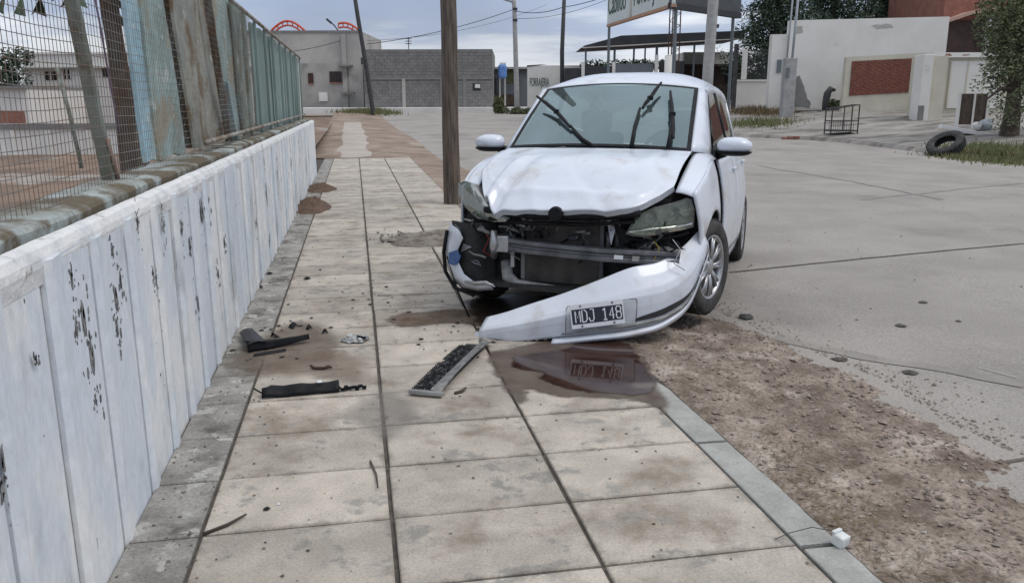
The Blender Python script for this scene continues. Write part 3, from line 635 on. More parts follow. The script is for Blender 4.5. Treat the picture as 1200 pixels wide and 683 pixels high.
G().tube([b.pt(399, 49, .85), b.pt(398, 40, .5), b.pt(392, 30, .2), b.pt(389, 27, 0)], .045, 6).build('arm', darkpole, b.o)
G().box(b.pt(387, 25.2, -.1), (.45, .2, .14), ry=.7).build('lamp_head', darkpole, b.o, bevel=.03)
for i, (U0, U1, Vt, Vb) in enumerate(((316, 362, 25, 40), (398, 442, 27, 62))):
    b = BG('steel_arch', ('orange steel roof arch standing above the left part of the grey building', 'orange steel roof arch dropping down behind the grey block wall')[i], 'roof arch', (U0+U1)/2, 60, 70, 'orange roof arches')
    pts = []; pin = []
    for k in range(17):
        t = k/16; U = U0+(U1-U0)*t; hh = math.sin(PI*(t if i == 0 else .28+.66*t)); 
        V = Vb-(Vb-Vt)*hh if i == 0 else (Vb-(Vb-Vt)*math.sin(PI*(.42+.58*t)))
        pts.append(b.pt(U, V)); pin.append(b.pt(U, V+5))
    G().tube(pts, .10, 6).build('upper_chord', orange, b.o); G().tube(pin, .08, 6).build('lower_chord', orange, b.o)
    for k in range(0, 17, 2): G().tube([pts[k], pin[k]], .05, 5).build('strut', orange, b.o)
b = BG('block_building', 'blank grey concrete block building front at the end of the street', 'building', 505, 127.5, 55)
b.box('core', mort_m, 427.8, 577.5, None, 58, .05, 9)
g = G(); bw, bh = .4, .2; x0, x1 = b.X(428), b.X(577.5); ztop = b.Z(57); row = 0; z = -.4
while z+bh < ztop+.02:
    x = x0-(bw/2 if row % 2 else 0)
    while x < x1-.02:
        a, c = max(x, x0), min(x+bw, x1)
        if c-a > .05 and not (z < b.Z(92) < z+bh): g.b2(a+.006, c-.006, -.006*random.random(), .049, z+.006, z+bh-.006)
        x += bw
    z += bh; row += 1
o = g.build('block', block_m, b.o); o['kind'] = 'stuff'
b.box('ring_beam', mort_m, 428, 577.4, 93.5, 90.5, -.02, .05)
for U in (474, 518, 545): b.box('pilaster', rend_m if U == 474 else mort_m, U-2, U+2, 130, 92, -.035, .045)
w_ = b.box('window', ddoor, 554.5, 563.5, 106.5, 98, -.03, -.012); b.box('white_panel', white_m, 557, 563, 103.5, 99, -.06, -.035, parent=w_)
b = BG('antenna', 'thin antenna mast on top of the grey block building', 'antenna', 479, 58, 57)
G().tube([(0, 0, -.2), b.pt(479, 44)], .03, 5).build('mast', darkpole, b.o)
for V in (46, 49, 52): b.box('antenna_bar', darkpole, 475.5, 482.5, V, V-.8, -.03, .03)
# far pavement and kerb in front of the block building
P0 = at(470, 128.5, 53)
o = thing('x', 'x', 'x'); bpy.data.objects.remove(o)
fp = G(); b_ = at(505, 126.2, 53.5)
M = Matrix.Translation(b_) @ Matrix.Rotation(-YAW-.012, 4, 'Z')
g = G(); g.b2(-14, 9.5, -.15, 3.2, -1, .0); g.v = [tuple(M @ Vector(p)) for p in g.v]; struct(g.build('pavement', farkerb))
g = G(); g.b2(-14, 9.5, -.32, -.152, -1, -.03); g.v = [tuple(M @ Vector(p)) for p in g.v]; struct(g.build('kerb', farkerb))
b = BG('leaning_pole', 'dark timber utility pole leaning left at the end of the dirt verge', 'utility pole', 437, 134.5, 44)
G().tube([(.03, 0, -.5), b.pt(437, 130), b.pt(431, 75), b.pt(424, 18), b.pt(419, -30)], [.13, .125, .115, .11, .10], 8).build('pole', darkpole, b.o, smooth=True)
G().box(b.pt(428.5, 72, -.2), (.16, .2, .35)).build('junction_box', darkpole, b.o)
def tufts(name, label, cat, spots, n, h, m, sp=.3, org=None):
    g = G()
    for u, v in spots:
        P, d = hit(u, v)
        for _ in range(n):
            x, y = P.x+random.gauss(0, sp), P.y+random.gauss(0, sp*1.4); z = T(x, y) if x > xr(y) else slope(y)
            hh = h*random.uniform(.4, 1.2); a = random.uniform(0, 6.28); dx, dy = math.cos(a)*hh*.45, math.sin(a)*hh*.45; wd = .012+.012*random.random()
            g.add([(x-wd, y, z-.02), (x+wd, y, z-.02), (x+dx, y+dy, z+hh)], [(0, 1, 2)])
    o = g.build(name, m); tag(o, label, cat, kind='stuff'); return o
tufts('grass', 'green weeds around the foot of the leaning dark pole', 'grass', [(430, 133.5), (447, 133), (418, 134), (440, 135)], 350, .28, grass_m, .6)
b = BG('street_lamp', 'tall grey street lamp standing by the bushes at the far corner', 'street lamp', 606, 131, 49)
G().tube([(0, 0, -.6), b.pt(605.6, 110), b.pt(603, 10), b.pt(602, -6)], [.17, .16, .13, .12], 10).build('pole', conc_m, b.o, smooth=True)
G().tube([b.pt(603, 4), b.pt(598, 1.5), b.pt(586, -4, -.3)], .07, 6).build('arm', lamp_m, b.o); G().box(b.pt(588, -2, -.3), (.95, .32, .18), ry=.35).build('lamp_head', lamp_m, b.o, bevel=.05)
for V in (11, 24): b.box('clamp', darkpole, 601, 606.5, V+1.2, V-1.2, -.17, .17)
def bush(u, v, d, label, blobs, n, size=.08, m=leafg, name='bush'):
    b = BG(name, label, 'bush', u, v, d); g = G(); leaf_cloud(g, [(b.pt(U, V), r) for U, V, r in blobs], n, size); g.build('foliage', m, b.o)
    g = G(); [g.tube([(random.uniform(-.1, .1), 0, -.3), (random.uniform(-.3, .3), random.uniform(-.2, .2), b.Z(v-8))], .02, 5) for _ in range(5)]; g.build('stem', bark_m, b.o); return b
bush(585, 134, 47, 'small upright green bush left of the street lamp foot', [(584, 124, (.35, .4, .55)), (587, 130, (.45, .4, .35))], 1500)
bush(614, 137, 46.5, 'low spreading olive bush at the street lamp foot', [(606, 131.5, (.6, .5, .25)), (622, 132.5, (.65, .5, .28))], 2200)
b = BG('kiosk', 'blue water tank on pale legs beside a dark hut', 'tank', 588, 124, 56)
b.box('tank', blue_m, 584, 594, 92, 76, -.5, .5, bevel=.15); b.box('tank_lid', white_m, 586, 593, 76, 74, -.3, .3)
for U in (586, 592): b.box('leg', rend_m, U-1, U+1, None, 92, -.3, .0)
b = BG('hut', 'grey and olive hut between the block building and the white wall', 'hut', 600, 124, 60)
b.box('wall', shed_m, 578, 620, None, 82, 0, 3); b.box('roof', conc_m, 570, 621, 81.5, 79, -.5, 3.2); b.box('olive_panel', leafg, 594, 603, 98, 82.5, -.04, -.003); b.box('brown_fence', bark_m, 578, 606, 124, 111, -.2, -.1)
for U in (579, 584): b.box('door', ddoor, U, U+3.2, 112, 92, -.05, -.003)
b = BG('lettered_wall', 'white wall with dark painted lettering behind the wrecked car', 'wall', 640, 126, 50)
b.box('wall', white_m, 618, 704, None, 77, 0, .3)
G().prism([b.pt(617.5, 76.8, -.02), b.pt(640, 75.5, -.02), b.pt(617.5, 78.6, -.02)], (0, .4, 0)).build('roof_edge', black_m, b.o)
text('lettering', 'FORRAJERIA', signg, b.o, b.pt(620.5, 101, -.012), (PI/2, 0, 0), .70, .31, .01)
b = BG('dark_pole', 'thin dark utility pole rising behind the car roof', 'utility pole', 659, 124, 47)
G().tube([(0, 0, -1), b.pt(658, 60), b.pt(660.5, -25)], [.13, .12, .10], 8).build('pole', darkpole, b.o, smooth=True)
b = BG('board_fence', 'dark board fence with white posts under the canopy', 'fence', 720, 124, 45)
for k, (U0, U1, V0, V1) in enumerate(((661, 681, 97, 80), (684, 716, 97, 77.5), (720, 764, 97, 75), (771, 800, 97, 72))): b.box('board', shed_m if k == 2 else black_m, U0, U1, None, V1, 0, .08)
for U in (682.5, 718, 767.5): b.box('post', white_m, U-1.8, U+1.8, None, 73 if U < 760 else 65, -.1, .1)
g = G(); leaf_cloud(g, [(b.pt(U, 76, 1.2), (.9, .6, .35)) for U in (728, 745, 760, 782, 700)], 2600, .09)
o = thing('hedge', 'dark ragged hedge behind the board fence under the canopy', 'hedge', b.P, -YAW); g.build('foliage', leafd, o)
b = BG('bollard', 'stout white round bollard post beside the lattice mast', 'bollard', 783, 118, 43)
G().tube([(0, 0, -1.2), b.pt(783, 66)], .26, 14).build('body', white_m, b.o, smooth=True); G().tube([b.pt(783, 66), b.pt(783, 64.5)], [.26, .16], 14).build('cap', white_m, b.o, smooth=True)
b = BG('canopy', 'large dark sloping canopy roof on thin posts behind the car', 'canopy', 720, 122, 46)
pl = [b.pt(681, 55.5), b.pt(684, 53.5), b.pt(726, 42), b.pt(868, 36.5), b.pt(868, 45), b.pt(728, 53)]
G().prism(pl, (0, 5, 0)).build('roof', black_m, b.o)
G().tube([b.pt(681, 56.5, -.05), b.pt(728, 54.2, -.05), b.pt(868, 46.2, -.05)], .035, 5).build('gutter', rend_m, b.o)
for U, V, r in ((686, 56, .06), (719.5, 54, .07), (742, 53, .06), (755, 53, .05), (768.5, 52, .08), (790, 50, .06), (812, 49, .06)): G().tube([(b.X(U), .3, -1.2), b.pt(U, V-1, .3)], r, 6).build('post', shed_m, b.o)
b = BG('lattice_mast', 'slender steel lattice mast between billboard and canopy', 'mast', 787, 122, 44)
ps = [(b.X(U), y, 0) for U, y in ((781, 0), (786, .35), (793, -.1))]; zt = b.Z(2)
for p in ps: G().tube([(p[0], p[1], -1), (p[0], p[1], zt)], .035, 5).build('leg', rust, b.o)
for i in range(26):
    z = zt*i/26; z2 = zt*(i+1)/26; a, c = ps[i % 3], ps[(i+1) % 3]; G().tube([(a[0], a[1], z), (c[0], c[1], z2)], .018, 4).build('lattice_brace', rust, b.o)
A = at(711, 30, 40); B_ = at(787, 7.5, 31.5); C_ = at(868, 17, 35.5)
A.z = B_.z = (A.z+B_.z)/2; 
o = thing('billboard', 'large white sign board with dark green lettering and orange frame overhead', 'sign', A)
ab = Vector((B_.x-A.x, B_.y-A.y, 0)); Lb = ab.length; ab.normalize(); nb = Vector((ab.y, -ab.x, 0))
Mb = Matrix((ab, Vector((0, 0, 1)), nb)).transposed().to_4x4()
def bb(name, m, x0, x1, z0, z1, d0, d1):
    g = G().b2(x0, x1, z0, z1, d0, d1); g.v = [tuple(Mb @ Vector(p)) for p in g.v]; return g.build(name, m, o)
bb('panel', signw, 0, Lb, .06, 3.2, -.16, -.02); bb('frame', mat('sign_frame', (0.42, 0.22, 0.12), (0.3, 0.2, 0.15), 3, rough=.7), -.02, Lb+.02, -.06, .058, -.2, .0); bb('seam', rend_m, Lb*.40, Lb*.435, .07, 3.1, -.018, -.012)
for body, x, sz, sx, zz in (('Cabildo', .12, 1.3, .70, .50), ('FORRAJERIA', Lb*.46, 1.3, .62, .50)):
    t = text('lettering', body, signg, o, None, None, sz, sx, .006, bold=.012, M=Mb @ Matrix.Translation((x, zz, -.012)))
cb = Vector((C_.x-B_.x, C_.y-B_.y, 0)); cl = cb.length; ang = math.atan2(cb.y, cb.x)
g = G().b2(0.05, cl, 0, .15, .12, 1.1); g.v = [tuple(Matrix.Translation(B_-A) @ Matrix.Rotation(ang, 4, 'Z') @ Vector(p)) for p in g.v]; g.build('side_panel', mat('sign_back', (0.065, 0.072, 0.08), (0.05, 0.055, 0.06), 2, rough=.7), o)
g = G().b2(0.05, cl, -.05, .2, -.10, .118); g.v = [tuple(Matrix.Translation(B_-A) @ Matrix.Rotation(ang, 4, 'Z') @ Vector(p)) for p in g.v]; g.build('side_frame', black_m, o)
g = G().b2(0.05, cl, -.05, .2, 1.102, 1.22); g.v = [tuple(Matrix.Translation(B_-A) @ Matrix.Rotation(ang, 4, 'Z') @ Vector(p)) for p in g.v]; g.build('side_frame', house_m, o)
for p in (Vector((.25, .4, 0)), B_-A+Vector((.3, .3, 0)), C_-A+Vector((-.2, .3, 0))): G().tube([p+Vector((0, 0, -A.z-.2 if p.x > 1 else -2.6)), p+Vector((0, 0, .2))], .07, 6).build('post', shed_m, o)
b = BG('concrete_pole', 'thick pale concrete lamp pole rising straight behind the car roof', 'utility pole', 826.5, 140, 30)
G().tube([(0, 0, -.9), b.pt(827, 80), b.pt(829, 0), b.pt(830, -70)], [.20, .195, .185, .175], 14).build('pole', conc_m, b.o, smooth=True)
G().box(b.pt(835, 31, 0), (.1, .14, .12)).build('bracket', darkpole, b.o)
b = BG('brown_shed', 'low brown shed with pale roof behind the concrete pole', 'shed', 830, 122, 50)
b.box('wall', dkred, 792, 872, None, 76, 0, 4); b.box('roof', farkerb, 800, 866, 75.5, 61, .3, 4.5); b.box('roof_edge', bark_m, 790, 874, 78, 75.6, -.3, 4.2)
for U in (848, 856): b.box('window', ddoor, U, U+5, 97, 84, -.05, -.004)
# conifers
def conifer(u, v, d, label, Rpx, Vtop, n, sd_):
    random.seed(sd_); b = BG('conifer', label, 'tree', u, v, d, 'dark conifers'); h = b.Z(Vtop); R_ = b.X(u+Rpx)
    G().tube([(0, 0, -1), (0, 0, h*.5), (0, 0, h*.97)], [.3, .2, .04], 8).build('trunk', bark_m, b.o, smooth=True)
    g = G(); nb_ = 230
    for k in range(nb_):
        t = ((k+.5)/nb_)**1.15; z = h*(.02+.97*t); rr = R_*(1-t**2.2)**.8*random.uniform(.65, 1.12)*(1+.25*math.sin(k*1.7)); a = k*2.39996
        dirv = Vector((math.cos(a), math.sin(a), random.uniform(-.1, .35)))
        for _ in range(n//nb_):
            q_ = .12+.9*random.random()**.6; p = Vector((0, 0, z))+dirv*rr*q_+Vector((random.gauss(0, .17), random.gauss(0, .17), random.gauss(0, .2)-.25*q_*q_))
            l_ = random.uniform(.06, .14); ax = (dirv*.5+Vector((random.gauss(0, .5), random.gauss(0, .5), random.uniform(-.9, .5)))).normalized()*l_; sdv = ax.cross(Vector((random.gauss(0, 1), random.gauss(0, 1), random.gauss(0, 1)))).normalized()*l_*.33
            g.add([p-ax, p+sdv, p+ax, p-sdv], [(0, 1, 2, 3)])
    g.build('crown', leafd, b.o)
conifer(905, 122, 43, 'leftmost dark conifer overhanging the low white wall', 50, -55, 26000, 1)
conifer(968, 122, 46, 'broad middle dark conifer above the white boundary wall', 54, -80, 27000, 2)
conifer(1032, 122, 47, 'rightmost dark conifer near the white house', 44, -50, 21000, 3)
random.seed(11)
b = BG('garden_fence', 'low white wall carrying a dark mesh fence left of the tall white wall', 'fence', 885, 124, 39)
b.box('low_wall', white_m, 862, 905, None, 96, 0, .2); b.box('coping', farkerb, 861, 905, 95.8, 93.5, -.04, .24); b.box('post', white_m, 867.5, 873, 93, 58, .03, .17); b.box('rail', darkpole, 873.2, 905, 60, 58.8, .06, .1)
g = G()
for i in range(24): U = 874+31*i/23; g.b2(b.X(U)-.008, b.X(U)+.008, .07, .086, b.Z(93), b.Z(60))
for i in range(9): V = 93-33*i/8; g.b2(b.X(874), b.X(905), .09, .1, b.Z(V)-.008, b.Z(V)+.008)
m_ = g.build('wire_mesh', darkpole, b.o); m_['kind'] = 'stuff'
b = BG('tall_post', 'dark narrow gate post at the left end of the low white wall', 'post', 859, 124, 38.5)
b.box('post', darkpole, 857, 861.5, None, 52, -.08, .08)
# white boundary wall
b = BG('boundary_wall', 'tall off-white stained boundary wall with dark conifers behind it', 'wall', 1000, 127, 35)
vs = [b.pt(918.5, 24), b.pt(1101, 20)]
G().add([(vs[0][0], 0, -1.5), (vs[1][0], 0, -1.5), vs[1], vs[0]]+[(vs[0][0], .3, -1.5), (vs[1][0], .3, -1.5), (vs[1][0], .3, vs[1][2]), (vs[0][0], .3, vs[0][2])], [(0, 1, 2, 3), (5, 4, 7, 6), (4, 0, 3, 7), (1, 5, 6, 2), (3, 2, 6, 7)]).build('wall', white_m, b.o)
b.box('end_pier', white_m, 900.5, 918.3, None, 40, .12, .5)
b.box('electric_box', shed_m, 908, 913, 85, 70, .06, .118)
def patch(b, name, pts, m, y=-.012, th=.011):
    P = []
    for k in range(len(pts)):
        (u0, v0), (u1, v1) = pts[k], pts[(k+1) % len(pts)]
        for i in range(4): t = i/4; P.append(b.pt(u0+(u1-u0)*t+.8*random.uniform(-1, 1), v0+(v1-v0)*t+.8*random.uniform(-1, 1), y))
    return G().prism(P, (0, th, 0)).build(name, m, b.o)
patch(b, 'bare_render', [(927, 125), (926, 100), (929, 91), (935, 89), (938, 97), (941, 104), (944, 114), (950, 122), (948, 127)], mort_m)
patch(b, 'bare_render', [(925, 31), (933, 31), (934, 38), (927, 40)], rend_m); patch(b, 'bare_render', [(1012, 30), (1034, 28), (1038, 32), (1020, 34)], rend_m)
g = G()
P, d = hit(940, 131)
for _ in range(60): stone(g, (P.x+random.gauss(0, .45), P.y+random.gauss(0, .3), T(P.x, P.y)+.04), .05+.09*random.random(), .8)
o = g.build('rubble', mort_m); tag(o, 'heap of grey rubble at the foot of the white boundary wall', 'rubble', kind='stuff')
b = BG('meter_pillar', 'grey concrete meter pillar with conduit pipes in front of the white wall', 'pillar', 921, 136.5)
b.box('pillar', conc_m, 914.5, 928, None, 68.5, -.2, .2, bevel=.02); b.box('meter_door', shed_m, 915.5, 919.5, 91, 80, -.23, -.205)
for U, r in ((917.5, .035), (923.5, .05)): G().tube([b.pt(U, 68.5), b.pt(U+1.0, 30), b.pt(U+2.5, -40)], r, 7).build('conduit', lamp_m, b.o, smooth=True)
b = BG('rubbish_bin', 'small black bin beside the end of the white wall', 'bin', 901.5, 130)
g = G(); r0, r1, hh = b.X(905)-.0, b.X(906.2), b.Z(116)
g.tube([(0, 0, -.05), (0, 0, hh)], [r0, r1], 12).build('body', blackp, b.o, smooth=True); G().tube([(0, 0, hh), (0, 0, hh+.04)], r1*1.08, 12).build('rim', blackp, b.o)
b = BG('dark_stump', 'dark scorched stump with weeds at the base of the white wall', 'stump', 968, 129)
G().tube([(0, 0, -.2), (-.04, 0, .25), (.0, 0, b.Z(110)), (.12, 0, b.Z(104.5)), (.32, .02, b.Z(106))], [.17, .14, .15, .13, .06], 9).build('stump', darkpole, b.o, smooth=True)
g = G(); leaf_cloud(g, [((.25, 0, .2), (.35, .2, .25)), ((.7, .1, .2), (.45, .2, .22))], 900, .06); g.build('weed', leafg, b.o)
b = BG('brick_panel_wall', 'cream garden wall with a red brick panel beside the gate', 'wall', 1030, 127, 33.2)
vs = [b.pt(987, 67), b.pt(1079, 62)]
G().add([(b.X(986), 0, -1.5), (b.X(1079), 0, -1.5), vs[1], vs[0]]+[(b.X(986), .25, -1.5), (b.X(1079), .25, -1.5), (vs[1][0], .25, vs[1][2]), (vs[0][0], .25, vs[0][2])], [(0, 1, 2, 3), (5, 4, 7, 6), (4, 0, 3, 7), (1, 5, 6, 2), (3, 2, 6, 7)]).build('wall', cream_m, b.o)
x0, x1 = b.X(993.5), b.X(1075); 
def vlo(x): return b.Z(112.5)+(b.Z(108)-b.Z(112.5))*(x-x0)/(x1-x0)
def vhi(x): return b.Z(72)+(b.Z(68)-b.Z(72))*(x-x0)/(x1-x0)
G().add([(x0, -.012, vlo(x0)), (x1, -.012, vlo(x1)), (x1, -.012, vhi(x1)), (x0, -.012, vhi(x0))], [(0, 1, 2, 3)]).build('mortar_bed', brickmort, b.o)
g = G(); nr = 18
for r in range(nr):
    x = x0-(.13 if r % 2 else 0)
    while x < x1:
        a, c = max(x, x0)+.005, min(x+.26, x1)-.005
        if c-a > .03:
            za = vlo((a+c)/2); dz = (vhi((a+c)/2)-za)/nr; g.b2(a, c, -.028-.006*random.random(), -.0125, za+dz*r+.006, za+dz*(r+1)-.006)
        x += .26
m_ = g.build('brick', brick_m, b.o); m_['kind'] = 'stuff'
b = BG('gate_pillar', 'worn white gate pillar with a dark scuffed foot', 'pillar', 1084, 141)
b.box('pillar', white_m, 1074, 1086, None, 64, -.05, .6, bevel=.02); b.box('foot', mort_m, 1073.4, 1080, 142, 124, -.09, -.052)
b.box('return_wall', cream_m, 1086.2, 1104, None, 66, .05, 1.6)
GD = b.d
b = BG('gate_wall', 'cream gate wall with a stained coping between pillar and tree', 'wall', 1125, 128, GD+2.2)
b.box('wall', cream_m, 1101, 1240, None, 68, 0, .2); b.box('coping', white_m, 1084, 1240, 67.8, 62, -.15, .3); b.box('gate_leaf', white_m, 1108, 1168, 127, 72, -.05, -.003)
for U in (1108, 1128, 1148, 1168): b.box('gate_stile', cream_m, U-.7, U+.7, 127, 72, -.08, -.053)
for U0, U1 in ((1098, 1106), (1118, 1128)): patch(b, 'rust_stain', [(U0, 66), (U1, 65.5), (U1-2, 64), (U0+1, 64)], house_m, -.155, .004)
b = BG('white_house', 'white house gable with dark eaves behind the boundary wall', 'house', 1075, 60, 46)
b.box('wall', white_m, 1050, 1108, None, 8, 0, 5); b.box('eaves', black_m, 1046, 1110, 7.8, 2, -.5, 5.2); w_ = b.box('window', ddoor, 1088, 1094, 17, 3, -.05, -.003)
b = BG('brick_house', 'red brick house with a pale curved awning behind the tree', 'house', 1140, 70, 39)
b.box('wall', house_m, 1100, 1260, None, -40, 0, 6); b.box('porch_shade_panel', dkred, 1106, 1175, 64, 24, -.03, -.003)  # flat dark panel under the awning, porch shade put into its colour
ap = [b.pt(1099, 28.5, -.3), b.pt(1108, 25, -.5), b.pt(1122, 19.5, -.7), b.pt(1140, 15.5, -.9), b.pt(1180, 14, -.9)]
g = G(); vs = []
for p in ap: vs += [(p[0], p[1], p[2]), (p[0], -.031, p[2]), (p[0], -.031, p[2]+.16), (p[0], p[1], p[2]+.16)]
g.add(vs, [(i*4+j, i*4+4+j, i*4+4+(j+1) % 4, i*4+(j+1) % 4) for i in range(4) for j in range(4)]+[(0, 1, 2, 3), (19, 18, 17, 16)]); g.build('awning', mat('awning_paint', (0.55, 0.36, 0.27), (0.45, 0.3, 0.23), 4, rough=.8), b.o)
b.box('porch_column', white_m, 1146, 1150, 66, 22, -.5, -.3)
# right-hand street tree
b = BG('street_tree', 'leafy street tree with a pale trunk standing on the grass at the right edge', 'tree', 1183, 159)
G().tube([(0, 0, -.3), (-.02, 0, .0), (0.0, 0, .6), (-.05, 0, b.Z(100)), (.05, .1, b.Z(50)), (.1, .1, b.Z(-10))], [.33, .27, .22, .17, .12, .06], 10).build('trunk', bark_m, b.o, smooth=True)
for tip in ((1150, 60, -.3), (1205, 50, .4), (1160, 20, .5), (1195, 15, -.5), (1140, 92, -.4), (1138, 118, -.5)): G().tube([(-.04, 0, b.Z(105)), lerp((-.04, 0, b.Z(100)), b.pt(*tip), .5)+Vector((0, 0, .12)), b.pt(*tip)], [.09, .055, .02], 6).build('limb', bark_m, b.o, smooth=True)
g = G(); leaf_cloud(g, [(b.pt(1165, 30, 0), (.9, 1.1, .95)), (b.pt(1195, 45, .2), (1.1, 1.2, 1.1)), (b.pt(1185, -5, 0), (1.4, 1.3, 1.0)), (b.pt(1152, 78, -.4), (.62, .6, .5)), (b.pt(1178, 90, -.3), (.95, .9, .8)), (b.pt(1148, 10, -.2), (.6, .6, .7)), (b.pt(1162, 128, -.5), (.5, .5, .48)), (b.pt(1132, 100, -.4), (.28, .3, .4)), (b.pt(1205, 110, 0), (.7, .8, .9)), (b.pt(1140, 45, -.3), (.35, .4, .5)), (b.pt(1175, 145, -.2), (.45, .5, .3))], 21000, .055, thr=.0, ns=2.6); g.build('crown', leafm, b.o)
g = G(); leaf_cloud(g, [(b.pt(1210, 60, .6), (1.4, 1.0, 1.8)), (b.pt(1190, 20, .8), (1.3, .9, 1.2))], 4500, .07); g.build('inner_crown', leafd, b.o)
b = BG('notice_board', 'dark panel on two white posts beside the street tree', 'sign board', 1136, 149)
b.box('panel', bark_m, 1121.5, 1152, 146, 110, -.03, .03)
for U in (1120.5, 1137.5, 1153.5): b.box('post', white_m, U-1.1, U+1.1, None, 109, -.06, -.032 if U == 1137.5 else .06)
b = BG('planter_rubbish', 'pale crumpled bags of rubbish beside the tree trunk', 'rubbish bags', 1146, 152)
for (U, V, r, m_) in ((1138, 148, .14, white_m), (1148, 147, .19, lamp_m)):
    def fn(s, t, c=Vector(b.pt(U, V, -.3)), r=r): a = 2*PI*s; p = PI*t; d = Vector((math.sin(p)*math.cos(a), math.sin(p)*math.sin(a), math.cos(p))); return c+d*r*(1+.35*n2(d.x*2+r*50, d.y*2+d.z, 1.3))
    G().grid(fn, 14, 9).build('bag', m_, b.o)
b = BG('concrete_slab', 'tilted broken concrete slab behind the big tyre', 'slab', 1132, 158)
G().box((0, 0, .1), (1.5, .5, .12), rz=-.3, ry=.18).build('slab', farkerb, b.o, bevel=.02)
# big tyre
P, d = hit(1107, 183); P.z = T(P.x, P.y)
o = thing('tyre', 'large worn black tyre dumped leaning at the far kerb', 'tyre', P)
Mt = Matrix.Translation((0, 0, .33)) @ Matrix.Rotation(-YAW-.35, 4, 'Z') @ Matrix.Rotation(rad(-27), 4, 'Y') @ Matrix.Rotation(rad(-62), 4, 'X') @ Matrix.Rotation(PI/2, 4, 'Z')
TS = .87
prof = [(.29, -.10), (.31, -.13), (.40, -.15), (.47, -.145), (.505, -.12), (.515, -.06), (.515, 0), (.515, .06), (.505, .12), (.47, .145), (.40, .15), (.31, .13), (.29, .10), (.30, .09), (.40, .12), (.48, .08), (.48, -.08), (.40, -.12), (.30, -.09), (.29, -.10)]
Mt = Matrix.Translation((0, 0, -.04)) @ Mt @ Matrix.Scale(TS, 4)
G().lathe(prof, Mt, 36).build('carcass', rubber, o, smooth=True)
g = G()
for k in range(40):
    a = 2*PI*k/40
    for sg in (-1, 1): g.b2(0, 0, 0, 0, 0, 0) if False else g.add([Mt @ Vector((sg*.02+h_, r_*math.cos(a+da), r_*math.sin(a+da))) for h_ in (0, sg*.095) for r_ in (.512, .527) for da in (0, .09)], [(0, 1, 3, 2), (4, 6, 7, 5), (0, 4, 5, 1), (2, 3, 7, 6), (0, 2, 6, 4), (1, 5, 7, 3)])
g.build('tread', rubber, o)
# rubbish cage
b = BG('rubbish_cage', 'black open metal rubbish cage standing on the driveway', 'cage', 985, 157)
w_ = b.X(1000.5)-b.X(985); hh = b.Z(123); dp = .28
for sx in (-1, 1):
    for sy in (-1, 1): G().tube([(sx*w_, sy*dp, -.05), (sx*w_, sy*dp, hh if sx > 0 else hh*.86)], .022, 6).build('post', darkpole, b.o)
for zf in (.12, .45, 1.0):
    g = G(); za, zb = hh*zf*(.86 if zf == 1 else 1), hh*zf
    g.tube([(-w_, -dp, za), (w_, -dp, zb), (w_, dp, zb), (-w_, dp, za), (-w_, -dp, za)], .018, 5); g.build('ring', darkpole, b.o)
for i in range(1, 6):
    x = -w_+2*w_*i/6
    for sy in (-1, 1): G().tube([(x, sy*dp, hh*.12), (x, sy*dp, hh*.45)], .007, 4).build('bar', darkpole, b.o)
G().tube([(-w_*.1, -dp, hh*.12), (-w_*.1, -dp, hh*.95)], .02, 5).build('bar', darkpole, b.o)
G().b2(-w_, w_, -dp, dp, hh*.09, hh*.115).build('floor', rust, b.o)
b = BG('drain_cover', 'broken brick drain edge in the far kerb', 'drain', 937, 163.5)
for i in range(6): G().box((-.5+i*.2, random.uniform(-.05, .05), .02+random.uniform(0, .04)), (.18, .12, .09), rz=random.uniform(-.2, .2)).build('brick', house_m, b.o)
tufts('grass', 'green grass strip under the street tree at the right', 'grass', [(1140+6*i, 172+j*6+i*.9) for i in range(11) for j in range(3)], 150, .13, grass_m, .45)
tufts('grass', 'patch of grass on the corner beyond the car', 'grass', [(878, 147), (890, 146), (902, 144)], 300, .2, grass_m, .5)
tufts('dry_weeds', 'dry brown weeds in front of the low white wall', 'weeds', [(876, 132), (886, 132), (896, 133), (907, 134)], 220, .32, straw_m, .45)
# cables
def cable(label, a, b_, sagm, r=.018):
    A_, B2 = at(*a), at(*b_); pts = [lerp(A_, B2, i/14)-Vector((0, 0, 4*sagm*(i/14)*(1-i/14))) for i in range(15)]
    tag(G().tube(pts, r, 4, cap=False).build('power_cable', cable_m), label, 'cable', 'overhead cables')
cable('overhead cable sagging from the street lamp to the leaning pole', (603, 11, 49), (430, 52, 44), .25)
cable('overhead cable from the street lamp to the dark pole', (603, 13, 49), (659, 9, 47), .2, .02)
cable('overhead cable rising from the dark pole past the billboard', (659, 9, 47), (745, -18, 40), .15, .02)
cable('thin second cable below the first right of the street lamp', (603, 22, 49), (716, -2, 42), .3, .012)
cable('cable running to the lamp bracket on the grey building', (399, 48, 57), (330, 62, 50), .1, .02)
cable('thin cable between leaning pole and antenna on block building', (430, 48, 44), (640, 6, 60), .5, .01)
# wooden pole
PX, PY = 1.235, 10.9
o = thing('wooden_pole', 'weathered brown wooden utility pole behind the smashed car front', 'utility pole', (PX, PY, 0))
G().tube([(.005, 0, -.4), (0, 0, 0), (-.01, 0, 1.0), (.0, .0, 2.2), (-.035, 0, 4.5), (-.05, 0, 7.5)], [.118, .117, .108, .104, .098, .09], 14).build('pole', wood_m, o, smooth=True)
